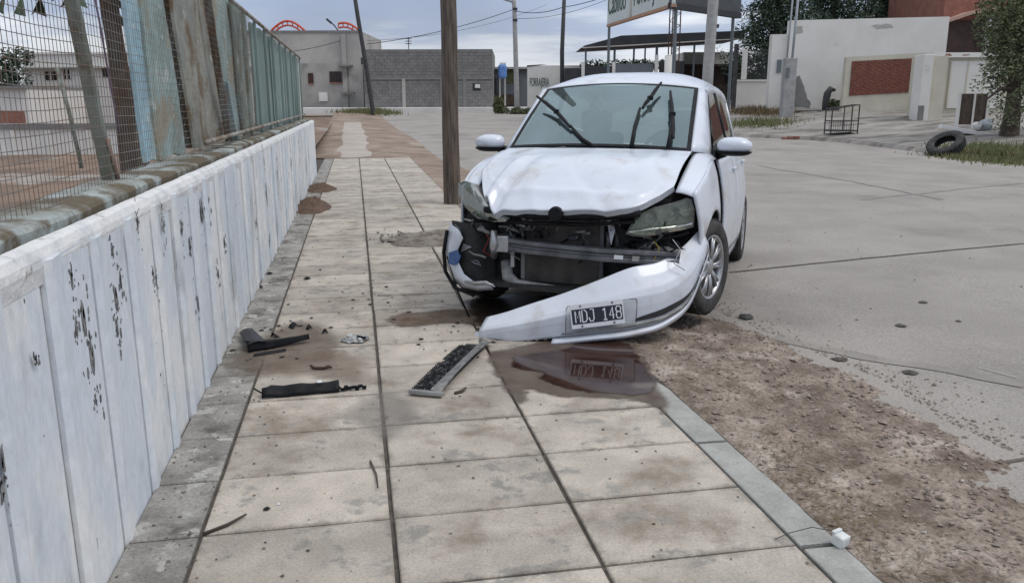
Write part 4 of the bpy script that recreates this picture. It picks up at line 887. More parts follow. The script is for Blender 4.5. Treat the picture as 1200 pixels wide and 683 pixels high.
#PART3
# ------------------------------------------------------------------ the wrecked car (local: x to the car's left, y rearward, z up)
car = thing('car', 'crashed white hatchback with torn off front bumper standing across kerb and footpath', 'car', (1.473, 5.13, .012), rad(-30.4))
car.rotation_euler = (rad(-2.35), 0, rad(-30.4))
WB = 2.465; WR = .30
def halfw(y): return ci(y, [-.75, -.60, -.42, -.2, .1, .5, 1.2, 1.9, 2.4, 2.75, 3.0], [.60, .685, .745, .79, .812, .818, .822, .822, .81, .765, .66])
def secf(z): return ci(z, [.17, .25, .4, .56, .66, .78, .88, .95, 1.02], [.94, .968, .99, 1.0, .995, .975, .95, .920, .89])
def SX(y, z): return halfw(y)*secf(z)
def ghx(y, z): return np.interp(z, [.95, 1.0, 1.25, 1.47, 1.5], [.748, .728, .660, .592, .58])*ci(y, [0, .5, 1.5, 2.3, 2.9], [.985, .995, 1.0, .985, .90])
def belt(y): return li(y, [.3, 2.9], [.955, 1.03])
def rail(y): return ci(y, [.12, .45, .80, 1.1, 1.5, 2.0, 2.5, 2.8, 2.95], [1.0, 1.235, 1.425, 1.468, 1.485, 1.47, 1.405, 1.27, 1.10])
def side(sg, name, y0f, y1f, z0f, z1f, ny, nz_, m=paint, arch=None, off=0.0, thick=.014, flange=None):
    def fn(s, t):
        ym = .5*(y0f(.6)+y1f(.6)); z = z0f(0)+(z1f(0)-z0f(0))*t if False else None
        yy0, yy1 = y0f(0.6), y1f(0.6); y = yy0+(yy1-yy0)*s
        z = z0f(y)+(z1f(y)-z0f(y))*t
        y = y0f(z)+(y1f(z)-y0f(z))*s
        if arch:
            for ay in arch:
                dy, dz = y-ay, z-.305; r = math.hypot(dy, dz)
                if r < .352 and z > .05:
                    if r < 1e-4: dz = 1e-3; r = 1e-3
                    y = ay+dy/r*.352; z = .305+dz/r*.352
        return (sg*(SX(y, z)+(off(y) if callable(off) else off)), y, z)
    g = G(); vs = [fn(i/ny, j/nz_) for i in range(ny+1) for j in range(nz_+1)]; a = nz_+1; fs = []
    for i in range(ny):
        for j in range(nz_):
            q_ = (i*a+j, (i+1)*a+j, (i+1)*a+j+1, i*a+j+1)
            if arch and all(abs(math.hypot(vs[k][1]-ay, vs[k][2]-.305)-.352) < 2e-3 for k in q_ for ay in arch): continue
            A3 = (Vector(vs[q_[1]])-Vector(vs[q_[0]])).cross(Vector(vs[q_[3]])-Vector(vs[q_[0]])).length + (Vector(vs[q_[2]])-Vector(vs[q_[1]])).cross(Vector(vs[q_[3]])-Vector(vs[q_[2]])).length
            if A3 < 1e-8: continue
            fs.append(q_ if sg > 0 else q_[::-1])
    g.add(vs, fs); return g.build(name, m, car, smooth=True, solid=thick)
cst = lambda c: (lambda _: c)
for sg in (1, -1):
    ft = lambda y: ci(y, [-.55, -.42, -.2, .1, .42], [.70, .765, .86, .945, .965])
    yfr = lambda z: li(z, [.17, .55, .77], [-.30, -.36, -.43])
    o = side(sg, 'front_fender', yfr, cst(.412), cst(.20), ft, 22, 24, arch=[0.0], off=lambda y: -.026*max(0, min(1, (y-.12)/.28))**1.5)
    g = G(); g.grid(lambda s, t, sg=sg: (sg*(SX(.44, .3+.64*t)-.002-.07*s), .442, .3+.64*t), 1, 8, flip=sg > 0); g.build('door_gap_shade', void, car)  # black strip, shade of the fender gap put into its colour
    # fender shoulder up to the hood gap
    def sh(s, t, sg=sg):
        y = -.425+(.412+.425)*s; z = ft(y); x0 = SX(y, z); x1 = li(y, [-.43, .12, .42], [.612, .632, .69]); z1 = z+li(y, [-.43, -.1, .15, .42], [.028, .03, .045, .03])
        k = math.sin(t*PI/2); return (sg*(x0+(x1-x0)*t), y, z+(z1-z)*k)
    g = G().grid(sh, 16, 5, flip=sg < 0); g.build('fender_top', paint, o, smooth=True, solid=.01)
    d = side(sg, 'front_door', lambda z: li(z, [.25, .5, 1.0], [.455, .44, .425]), lambda z: li(z, [.3, 1.0], [1.40, 1.41]), cst(.25), lambda y: belt(y)-.004, 14, 12)
    G().box((sg*(SX(1.25, .86)+.012), 1.26, .87), (.03, .17, .026)).build('handle', paint, d, bevel=.01)
    d2 = side(sg, 'rear_door', cst(1.42), lambda z: li(z, [.3, .7, 1.0], [2.12, 2.3, 2.36]), cst(.25), lambda y: belt(y)-.004, 14, 14, arch=[WB])
    G().box((sg*(SX(2.15, .88)+.012), 2.16, .90), (.03, .17, .026)).build('handle', paint, d2, bevel=.01)
    side(sg, 'rear_quarter', lambda z: li(z, [.3, .7, 1.0], [2.13, 2.31, 2.37]), lambda z: li(z, [.2, .5, 1.0], [3.02, 3.03, 2.95]), cst(.22), lambda y: belt(y)-.003, 22, 20, arch=[WB])
    side(sg, 'sill', cst(.36), cst(2.12), cst(.16), cst(.246), 10, 2, m=paint, off=-.006)
    g = G(); g.grid(lambda s, t, sg=sg: (sg*(SX(.44+1.9*s, .25+.68*t)-.035), .44+1.9*s, .25+.68*t), 8, 6, flip=sg < 0); g.build('door_trim', seatm, car)
    # greenhouse pillars
    def gp2(y, z, o_=0.0): return (sg*(ghx(y, z)+o_), y, z)
    def quadstrip(name, lo, hi, n_, m, parent=car, o_=0.0, thick=.02):
        g = G(); g.grid(lambda s, t: gp2(lo(s)[0]*(1-t)+hi(s)[0]*t, lo(s)[1]*(1-t)+hi(s)[1]*t, o_), n_, 2, flip=sg < 0); return g.build(name, m, parent, smooth=True, solid=thick)
    def wt(y): return rail(y)-.055        # window top
    quadstrip('roof_rail', lambda s: (.90+1.85*s, wt(.90+1.85*s)), lambda s: (.80+2.0*s, rail(.80+2.0*s)), 16, paint)
    quadstrip('pillar', lambda s: (1.385+.055*s, belt(1.4)-.004), lambda s: (1.365+.055*s, wt(1.39)+.004), 1, blackp, o_=.002)
    quadstrip('rear_pillar', lambda s: (2.36+.58*s, belt(2.5)-.006), lambda s: (2.30+.45*s, wt(2.3+.45*s)+.004), 6, paint)
    quadstrip('front_window', lambda s: (.46+.925*s, belt(.5)+.0), lambda s: (.93+.435*s, wt(.93+.435*s)), 8, sideg, o_=-.006, thick=0)
    quadstrip('rear_window', lambda s: (1.44+.92*s, belt(1.9)), lambda s: (1.42+.88*s, wt(1.42+.88*s)), 8, sideg, o_=-.006, thick=0)
    # A pillar loft
    g = G()
    def apil(s, t):
        W = lerp((sg*.612, .135, 1.012), (sg*.555, .785, 1.437), s); S = lerp((sg*.718, .38, .968), (sg*.607, .885, 1.415), s)
        M_ = (W+S)/2 + Vector((sg*.018, -.03, .018)); a = lerp(W, M_, t*2) if t < .5 else lerp(M_, S, t*2-1); b_ = W.lerp(S, t)
        return a*.6 + (W*(1-t)**2+M_*2*t*(1-t)+S*t*t)*.4
    g.grid(apil, 8, 6, flip=sg > 0); g.build('windscreen_pillar', paint, car, smooth=True, solid=.012)
    g = G(); g.prism([(sg*.735, .34, .95), (sg*.742, .50, .957), (sg*.712, .56, 1.06), (sg*.715, .41, 1.02)], (sg*.012, 0, 0)); g.build('mirror_base', blackp, car)
    # mirror
    mr = G(); cx, cyy, cz = sg*.858, .40, 1.047
    def fn(s, t):
        a = 2*PI*s; p = PI*t; x = math.sin(p)*math.cos(a); z = math.sin(p)*math.sin(a); y = math.cos(p)
        ex = abs(x)**.75*math.copysign(1, x)*.113; ez = abs(z)**.8*math.copysign(1, z)*.055
        if z > 0: ez *= 1-.25*(x*sg > .3)*abs(x)
        return (cx+ex, cyy+(y*.085 if y < 0 else y*.03), cz+ez)
    mo = mr.grid(fn, 24, 14).build('mirror', paint, car, smooth=True)
    def fn2(s, t): p = fn(s, t); return (cx+(p[0]-cx)*1.015, cyy+(p[1]-cyy)*1.02+.002, cz-.028+(min(p[2], cz-.012)-cz)*.75)
    G().grid(fn2, 24, 14).build('mirror_lower', blackp, mo, smooth=True)
    G().tube([(sg*.745, .45, .985), (sg*.80, .42, 1.0)], [.035, .028], 8).build('mirror_arm', blackp, mo, smooth=True)
    G().box((cx, cyy+.034, cz), (.16, .008, .10)).build('mirror_glass', chrome, mo)
# roof
def roof(s, t):
    x = 2*t-1; yf = .765-.05*(1-x*x); yb = 2.80+.05*(1-x*x); y = yf+(yb-yf)*s; ye = .80+2.0*s
    zc = ci(y, [.6, .75, 1.0, 1.4, 2.0, 2.6, 2.9], [1.40, 1.466, 1.545, 1.592, 1.575, 1.48, 1.36]); ze = rail(ye); u_ = 1-abs(x)**3.4
    xe = ghx(ye, ze); return (x*xe, y*(1-abs(x)**4)+ye*abs(x)**4, ze+(zc-ze)*u_)
G().grid(roof, 28, 24, flip=True).build('roof', paint, car, smooth=True, solid=.012)
g = G(); g.grid(lambda s, t: lerp((roof(1, t)[0], roof(1, t)[1], roof(1, t)[2]), (.565*(2*t-1), 2.985, 1.03), s), 6, 12); g.build('rear_glass', sideg, car, smooth=True)
g = G(); g.grid(lambda s, t: ((2*t-1)*halfw(2.98)*secf(.3+.72*(1-s)), 3.0+.05*math.sin(PI*s), 1.02-.80*s), 8, 12); g.build('tailgate', paint, car, smooth=True)
# windscreen
def ws(s, t, o_=0.0):
    x = 2*t-1; a = lerp((x*.612, .035+.10*x*x, 1.035-.022*x*x), (x*.553, .715+.07*x*x, 1.470-.034*x*x), s)
    return a+Vector((0, -.52, .85))*(.012*math.sin(PI*s)+o_)
G().grid(ws, 12, 20, flip=True).build('windscreen', winds, car, smooth=True)
g = G()
for t0 in (0, 1): g.grid(lambda s, t: ws(s, abs(t0-.022*t), .0015), 12, 1)
g.grid(lambda s, t: ws(.03*s, t, .0015), 1, 20); g.grid(lambda s, t: ws(1-.025*s, t, .0015), 1, 20); g.build('windscreen_seal', blackp, car)
g = G().grid(lambda s, t: (1.26*(t-.5), .02+.13*(2*t-1)**2*.8+.05*s-.05, 1.008-.02*(2*t-1)**2+.02*s), 2, 14); g.build('cowl_panel', blackp, car, smooth=True)
# two wipers sprung off the glass, and a modelled reflection
def onws(u, v, off):
    off *= .42
    """sight line meets the windscreen plane lifted by off"""
    Mi = car_inv; C = Mi @ Vector((0, 0, CAM_Z)); r = Mi.to_3x3() @ (FW + RT*((u-600)/FPX) - UP*((v-341.5)/FPX))
    n_ = Vector((0, -.54, .84)).normalized(); p0 = Vector((0, .375, 1.252))+n_*off
    return C+r*((p0-C).dot(n_)/r.dot(n_))
car_inv = (Matrix.Translation(car.location) @ car.rotation_euler.to_matrix().to_4x4()).inverted()
def wiper(arm, blade, label=None):
    g = G(); g.tube([onws(*p) for p in arm], [.014, .012, .009], 6); o = g.build('wiper', blackp, car, smooth=True)
    g = G(); pts = [onws(*p) for p in blade]; g.tube(pts, [.008, .013, .014, .013, .009][:len(pts)], 6); g.build('wiper_blade', blackp, o)
    mid = pts[len(pts)//2]; G().box(mid, (.03, .05, .03), rz=.5).build('wiper_clip', blackp, o, bevel=.004)

wiper([(697, 173, .0), (682, 163, .03), (668, 147, .055)], [(629, 113, .06), (640, 121, .07), (652, 131, .075), (661, 141, .07), (668, 149, .06)])
wiper([(740, 172, .0), (744, 148, .035), (750, 127, .07)], [(775, 97, .09), (768, 106, .09), (762, 115, .09), (756, 122, .085), (753, 127, .08)])
wiper([(783, 172, .0), (787, 150, .015), (787, 140, .02)], [(785.5, 107, .03), (787, 122, .03), (788, 134, .03), (789, 150, .03), (789, 162, .025)])  # reflection of the second wiper in the glass, built as a solid shape
# inside
g = G().grid(lambda s, t: (1.26*(t-.5), .06+.62*s, .985+.035*math.sin(PI*min(1, s*1.4))-.06*(s > .85)), 6, 6); g.build('dashboard', blackp, car, smooth=True)
G().b2(-.62, .62, .66, .70, .45, .96).build('dashboard_front', blackp, car)
def seat(x, y, name):
    o = G().box((x, y+.0, .50), (.50, .50, .16)).build(name, seatm, car, bevel=.05)
    G().box((x, y+.30, .83), (.48, .13, .62), rx=-.22).build('backrest', seatm, o, bevel=.05); G().box((x, y+.40, 1.22), (.26, .09, .17), rx=-.12).build('headrest', seatm, o, bevel=.035)
seat(.36, 1.15, 'seat'); seat(-.36, 1.15, 'seat')
G().box((0, 2.2, .72), (1.25, .16, .62), rx=-.25).build('rear_seat', seatm, car, bevel=.05)
Ms = Matrix.Translation((.36, .78, .98)) @ Matrix.Rotation(rad(-24), 4, 'X') @ Matrix.Rotation(PI/2, 4, 'Z')
G().lathe([(.175+.016*math.cos(a), .016*math.sin(a)) for a in [2*PI*k/8 for k in range(9)]], Ms, 28).build('steering_wheel', blackp, car, smooth=True)
G().box((.36, .75, .965), (.30, .03, .07), rx=rad(-24)).build('steering_hub', blackp, car)
G().box((0, .70, 1.375), (.22, .03, .065)).build('rear_view_mirror', seatm, car, bevel=.015)
G().b2(-.66, .66, .3, 2.95, .17, .215).build('floor_pan', void, car)
G().b2(-.58, .58, -.36, .42, .30, .76).build('bulkhead', void, car); G().b2(-.52, .52, -.62, -.36, .19, .215).build('undertray', void, car)
for sg in (-1, 1): G().b2(sg*.45-.12 if sg > 0 else -.57, sg*.45+.12 if sg > 0 else -.33, 2.0, 2.95, .2, .7).build('wheel_well', void, car)
# wheels
def wheel(x, y, steer, label=None):
    sg = 1 if x > 0 else -1
    o = bpy.data.objects.new('wheel', None); COL.objects.link(o); o.parent = car; o.location = (x, y, WR); o.rotation_euler = (0, 0, steer+(PI if sg < 0 else 0))
    tp = [(.195, -.085), (.235, -.094), (.272, -.096), (.290, -.085), (.299, -.06), (.30, 0), (.299, .06), (.290, .085), (.272, .096), (.235, .094), (.198, .085), (.192, .06), (.192, -.06), (.195, -.085)]
    ty = G().lathe(tp, None, 40).build('tyre', rubber, o, smooth=True)
    g = G()
    for k in range(48):
        a = 2*PI*k/48
        for h0, h1, da in ((-.075, -.022, .0), (-.016, .016, .04), (.022, .075, .0)): g.add([Vector((h, r*math.cos(a+da+q_), r*math.sin(a+da+q_))) for h in (h0, h1) for r in (.297, .305) for q_ in (0, .095)], [(0, 1, 3, 2), (4, 6, 7, 5), (0, 4, 5, 1), (2, 3, 7, 6), (0, 2, 6, 4), (1, 5, 7, 3)])
    g.build('tread', rubber, o)
    rm = G().lathe([(.205, .082), (.202, .088), (.190, .084), (.183, .06), (.175, -.06)], None, 40).build('rim', alloy, o, smooth=True)
    G().lathe([(.0, .02), (.178, .02)], None, 30).build('brake_disc', steel, rm)
    g = G()
    for k in range(9):
        a = 2*PI*k/9
        for da, dr in ((-.10, .02), (.10, .02)):
            p = [Vector((.066, .045*math.cos(a), .045*math.sin(a))), Vector((.074, .12*math.cos(a+da*.8), .12*math.sin(a+da*.8))), Vector((.070, .187*math.cos(a+da*1.1), .187*math.sin(a+da*1.1)))]
            g.tube(p, [.014, .011, .012], 6)
    g.build('spokes', alloy, rm, smooth=True); G().lathe([(.0, .088), (.03, .086), (.058, .074), (.062, .05)], None, 20).build('hub_cap', alloy, rm, smooth=True)
    return o
wheel(.715, 0, rad(-15)); wheel(-.715, 0, rad(-15)); wheel(.715, WB, 0); wheel(-.715, WB, 0)
# hood: crumpled sheet
HF = [(-1, (-.625, -.34, .865)), (-.85, (-.535, -.545, .755)), (-.66, (-.45, -.650, .676)), (-.3, (-.22, -.725, .668)), (0, (0, -.742, .676)), (.3, (.22, -.728, .688)), (.58, (.425, -.675, .708)), (.8, (.525, -.535, .762)), (1, (.598, -.405, .815))]
def hfront(s): return Vector([ci(s, [h[0] for h in HF], [h[1][i] for h in HF]) for i in range(3)])
def hcowl(s): return Vector((.618*s, .028+.095*s*s, 1.022-.018*s*s))
def hood(a, t):
    s = 2*a-1; p = hcowl(s).lerp(hfront(s), t); bz = .098*math.sin(PI*t**1.25)*(1-.35*s*s)
    bz *= 1-.6*s**4; p.z += bz + .010*max(0, 1-abs(s+.30-.5*(t-.8))/.10)*max(0, t-.55)*2 - .012*max(0, 1-abs(s-.28-.9*(t-.9))/.09)*max(0, t-.5)*2 + .014*max(0, 1-abs(t-.86-.05*s)/.05)*(1-s*s) + .016*math.exp(-((abs(s)-.66)/.12)**2)*math.sin(PI*min(1, t*1.1))
    f = t**2
    cr1 = (s+.66+.20*(t-.7)); p.z += f*(.046*max(0, 1-abs(cr1)/.07) - .034*max(0, 1-abs(cr1-.13)/.09)) if t > .3 else 0
    p.z += f*(.007*n2(s*3, t*5, 1)+.006*n2(s*7, t*9, 1, 2)) - .012*math.exp(-((s-.45)/.35)**2-((t-.78)/.1)**2) - .012*math.exp(-((s+.25)/.4)**2-((t-.72)/.09)**2)
    return p
g = G().grid(hood, 110, 60); hd = g.build('hood', paint, car, smooth=True, solid=.006)
def hedge(a, t): p = hood(a, 1); q_ = Vector((0, .05, -.030)); return p + q_*t - Vector((0, 0, .004))*0
G().grid(lambda a, t: hood(a, 1)+Vector((0, .035*t, -.028*t+.0)), 60, 2).build('hood_lip', paint, hd, smooth=True)
G().lathe([(.0, .010), (.036, .010), (.043, .004), (.045, -.012), (0, -.012)], Matrix.Translation((-.012, -.748, .660)) @ Matrix.Rotation(rad(-90), 4, 'Z') @ Matrix.Rotation(rad(0), 4, 'Y'), 28).build('round_badge', blackp, car)
# front structure
G().b2(-.64, .58, -.40, -.365, .22, .74).build('front_bulkhead', void, car)
g = G().b2(-.285, .185, -.47, -.44, .21, .63); rd = g.build('radiator', fin, car)
for k in range(34):
    z = .218+k*.0122; G_ = G().b2(-.275, .175, -.4755, -.4705, z, z+.0045) if k == 0 else None
    if k == 0: fm = G_.mesh('cooling_fin', fin)
    inst('cooling_fin', fm, rd, (0, 0, z-.218))
for x in (-.295, .20): G().b2(x-.014, x+.014, -.485, -.435, .22, .62).build('radiator_tank', greyp if x < 0 else steel, car, bevel=.006)
gb = G().tube([(-.50, -.60, .655), (-.2, -.68, .645), (.15, -.69, .65), (.45, -.63, .672)], [.020, .026, .026, .02], 8).build('grille_bar', blackp, car, smooth=True)
G().tube([(-.48, -.585, .60), (-.2, -.655, .592), (.15, -.665, .60), (.42, -.62, .625)], .012, 6).build('grille_slat', blackp, gb, smooth=True)
g = G()
bp_ = [(-.43, -.56), (-.25, -.615), (.0, -.635), (.25, -.63), (.48, -.565), (.66, -.47)]
vs = []
for k, (x, y) in enumerate(bp_):
    zc = .452-.045*k/5; h = .040
    for dy, dz in ((0, -h), (-.012, -h*.9), (-.014, -h*.35), (.004, -.006), (.004, .006), (-.014, h*.35), (-.012, h*.9), (0, h), (.05, h), (.05, -h)): vs.append((x, y+dy, zc+dz))
g.add(vs, [(i*10+j, i*10+(j+1) % 10, i*10+10+(j+1) % 10, i*10+10+j) for i in range(5) for j in range(10)]+[tuple(range(10)), tuple(range(59, 49, -1))])
cbm = g.build('crash_beam', steel, car, bevel=.003)
G().box((.335, -.631, .418), (.052, .004, .024), rz=.25, ry=.05).build('sticker', platew, cbm); G().box((.43, -.605, .412), (.04, .004, .03), rz=.28, ry=.05).build('sticker', greyp, cbm)
for x in (-.40,): G().b2(x-.05, x+.05, -.60 if x < 0 else -.56, -.40, .40, .50).build('beam_bracket', alloy if x < 0 else steel, car, bevel=.008)
G().tube([(-.46, -.55, .36), (-.44, -.60, .44), (-.445, -.59, .53)], [.02, .03, .02], 7).build('bent_bracket', alloy, car, smooth=True)
G().tube([(-.40, -.50, .33), (-.37, -.54, .24), (-.30, -.56, .205), (0, -.575, .19), (.3, -.56, .17), (.45, -.5, .2)], [.035, .04, .03, .022, .022, .03], 8).build('lower_crossmember', greyp, car, smooth=True)
G().b2(-.36, -.335, -.53, -.50, .30, .40).build('bracket_plate', alloy, car, bevel=.004)
for k, (a, b_, r, m_) in enumerate((((-.33, -.50, .56), (-.27, -.52, .55), .012, alloy), ((.22, -.52, .60), (.30, -.5, .60), .02, greyp), ((.24, -.5, .545), (.24, -.5, .44), .018, steel), ((.29, -.49, .56), (.30, -.49, .45), .022, steel), ((.36, -.5, .50), (.55, -.47, .52), .016, blackp), ((-.62, -.48, .52), (-.50, -.52, .50), .012, greyp))):
    G().tube([a, lerp(a, b_, .5)+Vector((.01, -.01, .008)), b_], r, 7).build('pipe', m_, car, smooth=True)
random.seed(5)
for k in range(34):
    x = random.choice((random.uniform(.30, .56), random.uniform(-.66, -.42), random.uniform(-.3, .2))); z = random.uniform(.46, .6) if x > -.42 else random.uniform(.28, .56)
    p = Vector((x, -.47-random.random()*.05, z)); pts = [p]
    for _ in range(4): p = p+Vector((random.uniform(-.06, .06), random.uniform(-.02, .02), random.uniform(-.05, .04))); pts.append(p)
    G().tube(pts, random.uniform(.004, .010), 6).build('hose', random.choice((blackp, blackp, greyp, steel)), car, smooth=True)
G().lathe([(.0, .02), (.042, .018), (.046, 0), (.03, -.02), (0, -.02)], Matrix.Translation((.47, -.49, .49)) @ Matrix.Rotation(rad(-80), 4, 'Z'), 18).build('horn', alloy, car, smooth=True)
G().b2(.48, .66, -.47, -.40, .36, .47).build('washer_tank', greyp, car, bevel=.03)
G().b2(-.70, -.46, -.40, -.38, .2, .75).build('wheel_arch_liner', void, car)
g = G().grid(lambda s, t: (-.80+.30*t, -.42-.10*math.sin(PI*t)+.02*n2(s*3, t*4, 2), .56-.40*s), 8, 6); g.build('arch_liner', void, car, smooth=True)
# headlights
def cl(u, v, y):
    C = car_inv @ Vector((0, 0, CAM_Z)); r = car_inv.to_3x3() @ (FW + RT*((u-600)/FPX) - UP*((v-341.5)/FPX))
    t = .0
    # surface y = y(x): march
    lo_, hi_ = 2.0, 9.0
    for _ in range(60):
        m_ = (lo_+hi_)/2; P = C+r*m_
        if P.y > y(P.x): hi_ = m_
        else: lo_ = m_
    return C+r*((lo_+hi_)/2)
def headlight(px, ysurf, depth, bowls, lm=None):
    pts = [cl(u, v, ysurf) for u, v in px]; n = len(pts); c = sum(pts, Vector())/n
    o = bpy.data.objects.new('headlight', None); COL.objects.link(o); o.parent = car
    back = [c+(p-c)*.86+Vector((0, depth, 0)) for p in pts]
    g = G().add(pts+back, [(i, (i+1) % n, n+(i+1) % n, n+i) for i in range(n)]+[tuple(range(n, 2*n))[::-1]]); g.build('housing', greyp, o)
    inn = [c+(p-c)*.93+Vector((0, .018, 0)) for p in pts]; inn2 = [c+(p-c)*.80+Vector((0, .06, 0)) for p in pts]
    G().add(inn+inn2, [(i, (i+1) % n, n+(i+1) % n, n+i) for i in range(n)]+[tuple(range(n, 2*n))]).build('bezel', lampin, o)
    mids = [c+(p-c)*.6+Vector((0, -.028, .004)) for p in pts]
    ctr = c+Vector((0, -.038, .004))
    G().add(pts+mids+[ctr], [(i, (i+1) % n, n+(i+1) % n, n+i) for i in range(n)]+[(n+i, n+(i+1) % n, 2*n) for i in range(n)]).build('lens', lm or lensg, o, smooth=True)
    for (u, v, r) in bowls:
        p = cl(u, v, ysurf)+Vector((0, .055, 0)); Mh = Matrix.Translation(p) @ Matrix.Rotation(rad(-90), 4, 'Z')
        rf = G().lathe([(r, .02), (r*.96, .0), (r*.8, -.03), (r*.45, -.05), (0, -.056)], Mh, 24).build('reflector', reflm, o, smooth=True)
        G().lathe([(0, .0), (r*.22, -.004), (r*.26, -.03), (r*.2, -.05)], Mh, 12).build('bulb', platew, rf, smooth=True)
    return o
ys1 = lambda x: -.66+.62*max(0, abs(x)-.33)
h1 = headlight([(537, 215), (545, 212), (556, 216), (566, 231), (580, 245), (597, 256), (592, 260), (578, 260), (560, 256), (545, 243), (537, 228)], ys1, .12, [(556, 236, .060), (575, 250, .035)], lensd)
ys2 = lambda x: -.65+.62*max(0, abs(x)-.33)
h2 = headlight([(733, 274), (741, 261), (751, 249), (766, 243), (787, 238), (805, 232), (811, 233), (814, 247), (813, 266), (798, 270), (775, 274), (757, 278), (742, 277)], ys2, .12, [(760, 255, .043), (785, 251, .050), (802, 248, .035)])
pp = [cl(u, v, ys2)+Vector((0, -.006, 0)) for u, v in ((737, 272), (760, 269), (785, 267), (811, 262))]; G().tube(pp, [.006, .011, .012, .009], 6).build('chrome_strip', chrome, h2, smooth=True)
pp = [cl(u, v, ys2)+Vector((0, .05, -.01)) for u, v in ((735, 278), (757, 282), (790, 276), (806, 271))]; G().tube(pp, .011, 6).build('lamp_bracket', blackp, h2, smooth=True)
random.seed(21)
for k in range(26):
    x = random.choice((random.uniform(-.72, -.42), random.uniform(.2, .66), random.uniform(-.4, .6))); z = random.uniform(.24, .62) if x < -.4 else random.uniform(.50, .64) if x < .3 else random.uniform(.44, .58)
    p = Vector((x, -.49-.05*random.random(), z)); q = [p+Vector((random.gauss(0, .035), random.gauss(0, .015), random.gauss(0, .035))) for _ in range(4)]
    G().add([p]+q, [(0, 1, 2), (0, 2, 3), (0, 3, 4)]).build('torn_plastic', random.choice((blackp, blackp, greyp, steel, alloy)), car, solid=.002)
for k, m_ in enumerate((mat('red_wire', (.25, .02, .02), rough=.5), mat('yellow_wire', (.3, .22, .03), rough=.5), alloy, alloy)):
    x = (-.55, .5, .62, -.38)[k]; p = Vector((x, -.50, .52)); G().tube([p, p+Vector((.05, -.03, -.05)), p+Vector((.02, -.05, -.13)), p+Vector((.08, -.02, -.17))], .0035, 5).build('wire', m_, car)
# remaining torn bumper corner on the car's right side
yc = lambda x: -.70+.60*max(0, abs(x)-.45)
op = [(528, 261), (524, 270), (521, 290), (523, 310), (530, 328), (543, 337), (560, 341), (578, 340)]
ip = [(536, 268), (542, 279), (536, 292), (536, 306), (543, 321), (553, 329), (565, 333), (578, 333)]
ov = [cl(u, v, lambda x: yc(x)+.05) for u, v in op]; iv = [cl(u, v, lambda x: yc(x)) for u, v in ip]
g = G(); n = len(ov); mid = [(a+b_)/2+Vector((-.006, -.014, 0)) for a, b_ in zip(ov, iv)]
g.add(ov+mid+iv, [(k*n+i, k*n+i+1, (k+1)*n+i+1, (k+1)*n+i) for k in range(2) for i in range(n-1)]); bc = g.build('bumper_corner', paint, car, smooth=True, solid=.006)
bs = [cl(u, v, lambda x: yc(x)-.012) for u, v in ((526, 296), (535, 293), (540, 300), (537, 308), (532, 311), (526, 309))]; G().prism(bs, (0, .004, 0)).build('blue_scrape', bluep, bc)
ml = [cl(u, v, lambda x: yc(x)-.01) for u, v in ((545, 330), (558, 332), (570, 331), (580, 336))]; G().tube(ml, [.008, .014, .012, .006], 6).build('torn_edge', alloy, bc, smooth=True)
G().tube([cl(u, v, lambda x: yc(x)+.03) for u, v in ((524, 270), (520, 295), (522, 318), (533, 337), (555, 346))], .012, 6).build('lower_seal', blackp, bc, smooth=True)
# fallen front bumper, still hanging from the left wheel arch
BS = [(-.40, -.93, -.099, .049), (-.2, -.945, -.066, .118), (.03, -.90, -.035, .198), (.26, -.83, -.006, .289), (.46, -.73, .013, .368), (.62, -.60, .055, .396), (.73, -.45, .16, .469), (.79, -.30, .40, .57)]
BK = [0, .135, .295, .455, .61, .755, .885, 1.0]
def bump(a, t, off=0.0):
    x, y, zb, zt = (ci(a, BK, [b_[i] for b_ in BS]) for i in range(4))
    dx, dy = [(ci(min(1, a+.01), BK, [b_[i] for b_ in BS])-ci(max(0, a-.01), BK, [b_[i] for b_ in BS])) for i in (0, 1)]; L_ = math.hypot(dx, dy) or 1; nx_, ny_ = dy/L_, -dx/L_
    k = li(t, [0, .08, .2, .4, .56, .66, .84, 1.0], [-.014, .002, .006, .010, .008, -.006, -.045, -.085]) + off
    w_ = .004*n2(a*9, t*3, 1)
    fade = .5+.5*min(1, (1-a)/.15); return Vector((x+nx_*k*fade, y+ny_*k*fade+w_, zb+(zt-zb)*t))
g = G().grid(bump, 64, 50); fb = g.build('front_bumper', paint, car, smooth=True, solid=.005)
fb['label'] = 'torn off white front bumper lying askew with number plate'
G().grid(lambda a, t: bump(a, 1)+Vector((0, .06*t, -.012*t)), 50, 2).build('bumper_flange', paint, fb, smooth=True)
g = G(); n0 = Vector((-.03, .02, 0))
g.add([bump(0, k/6) for k in range(7)]+[bump(0, k/6)+Vector((-.045+.02*(k % 2), .03, .0)) for k in range(4)], [(0, 1, 8, 7), (1, 2, 9, 8), (2, 3, 10, 9)]); g.build('torn_flap', paint, fb, solid=.004)
G().grid(lambda a, t: bump(.60+.36*a, .17+.11*t*math.sin(PI*min(1, .12+a*.9)), .0035), 30, 2).build('air_slot', void, fb, smooth=True)
def lip(a, t): 
    p = bump(.30+.70*a, 0); x = .02+.05*math.sin(PI*min(1, a*1.0)); dn = Vector((.02*a, -.02, -.015)); q_ = p+dn
    return q_+Vector((0, -.03*math.sin(PI*t), .045*(t-.5)+.02*a))
G().grid(lip, 40, 5).build('lower_lip', paint, fb, smooth=True, solid=.004)
G().tube([bump(.33+.57*k/14, .13, .012) for k in range(15)], [.004+.007*math.sin(PI*k/14) for k in range(15)], 6).build('slot_trim', greyp, fb, smooth=True)
g = G(); 
for k in range(9): g.box(bump(.06+.032*k, .01, -.005), (.03, .02, .014+.01*(k % 3 == 0)), rz=.1)
g.build('torn_clip', blackp, fb)
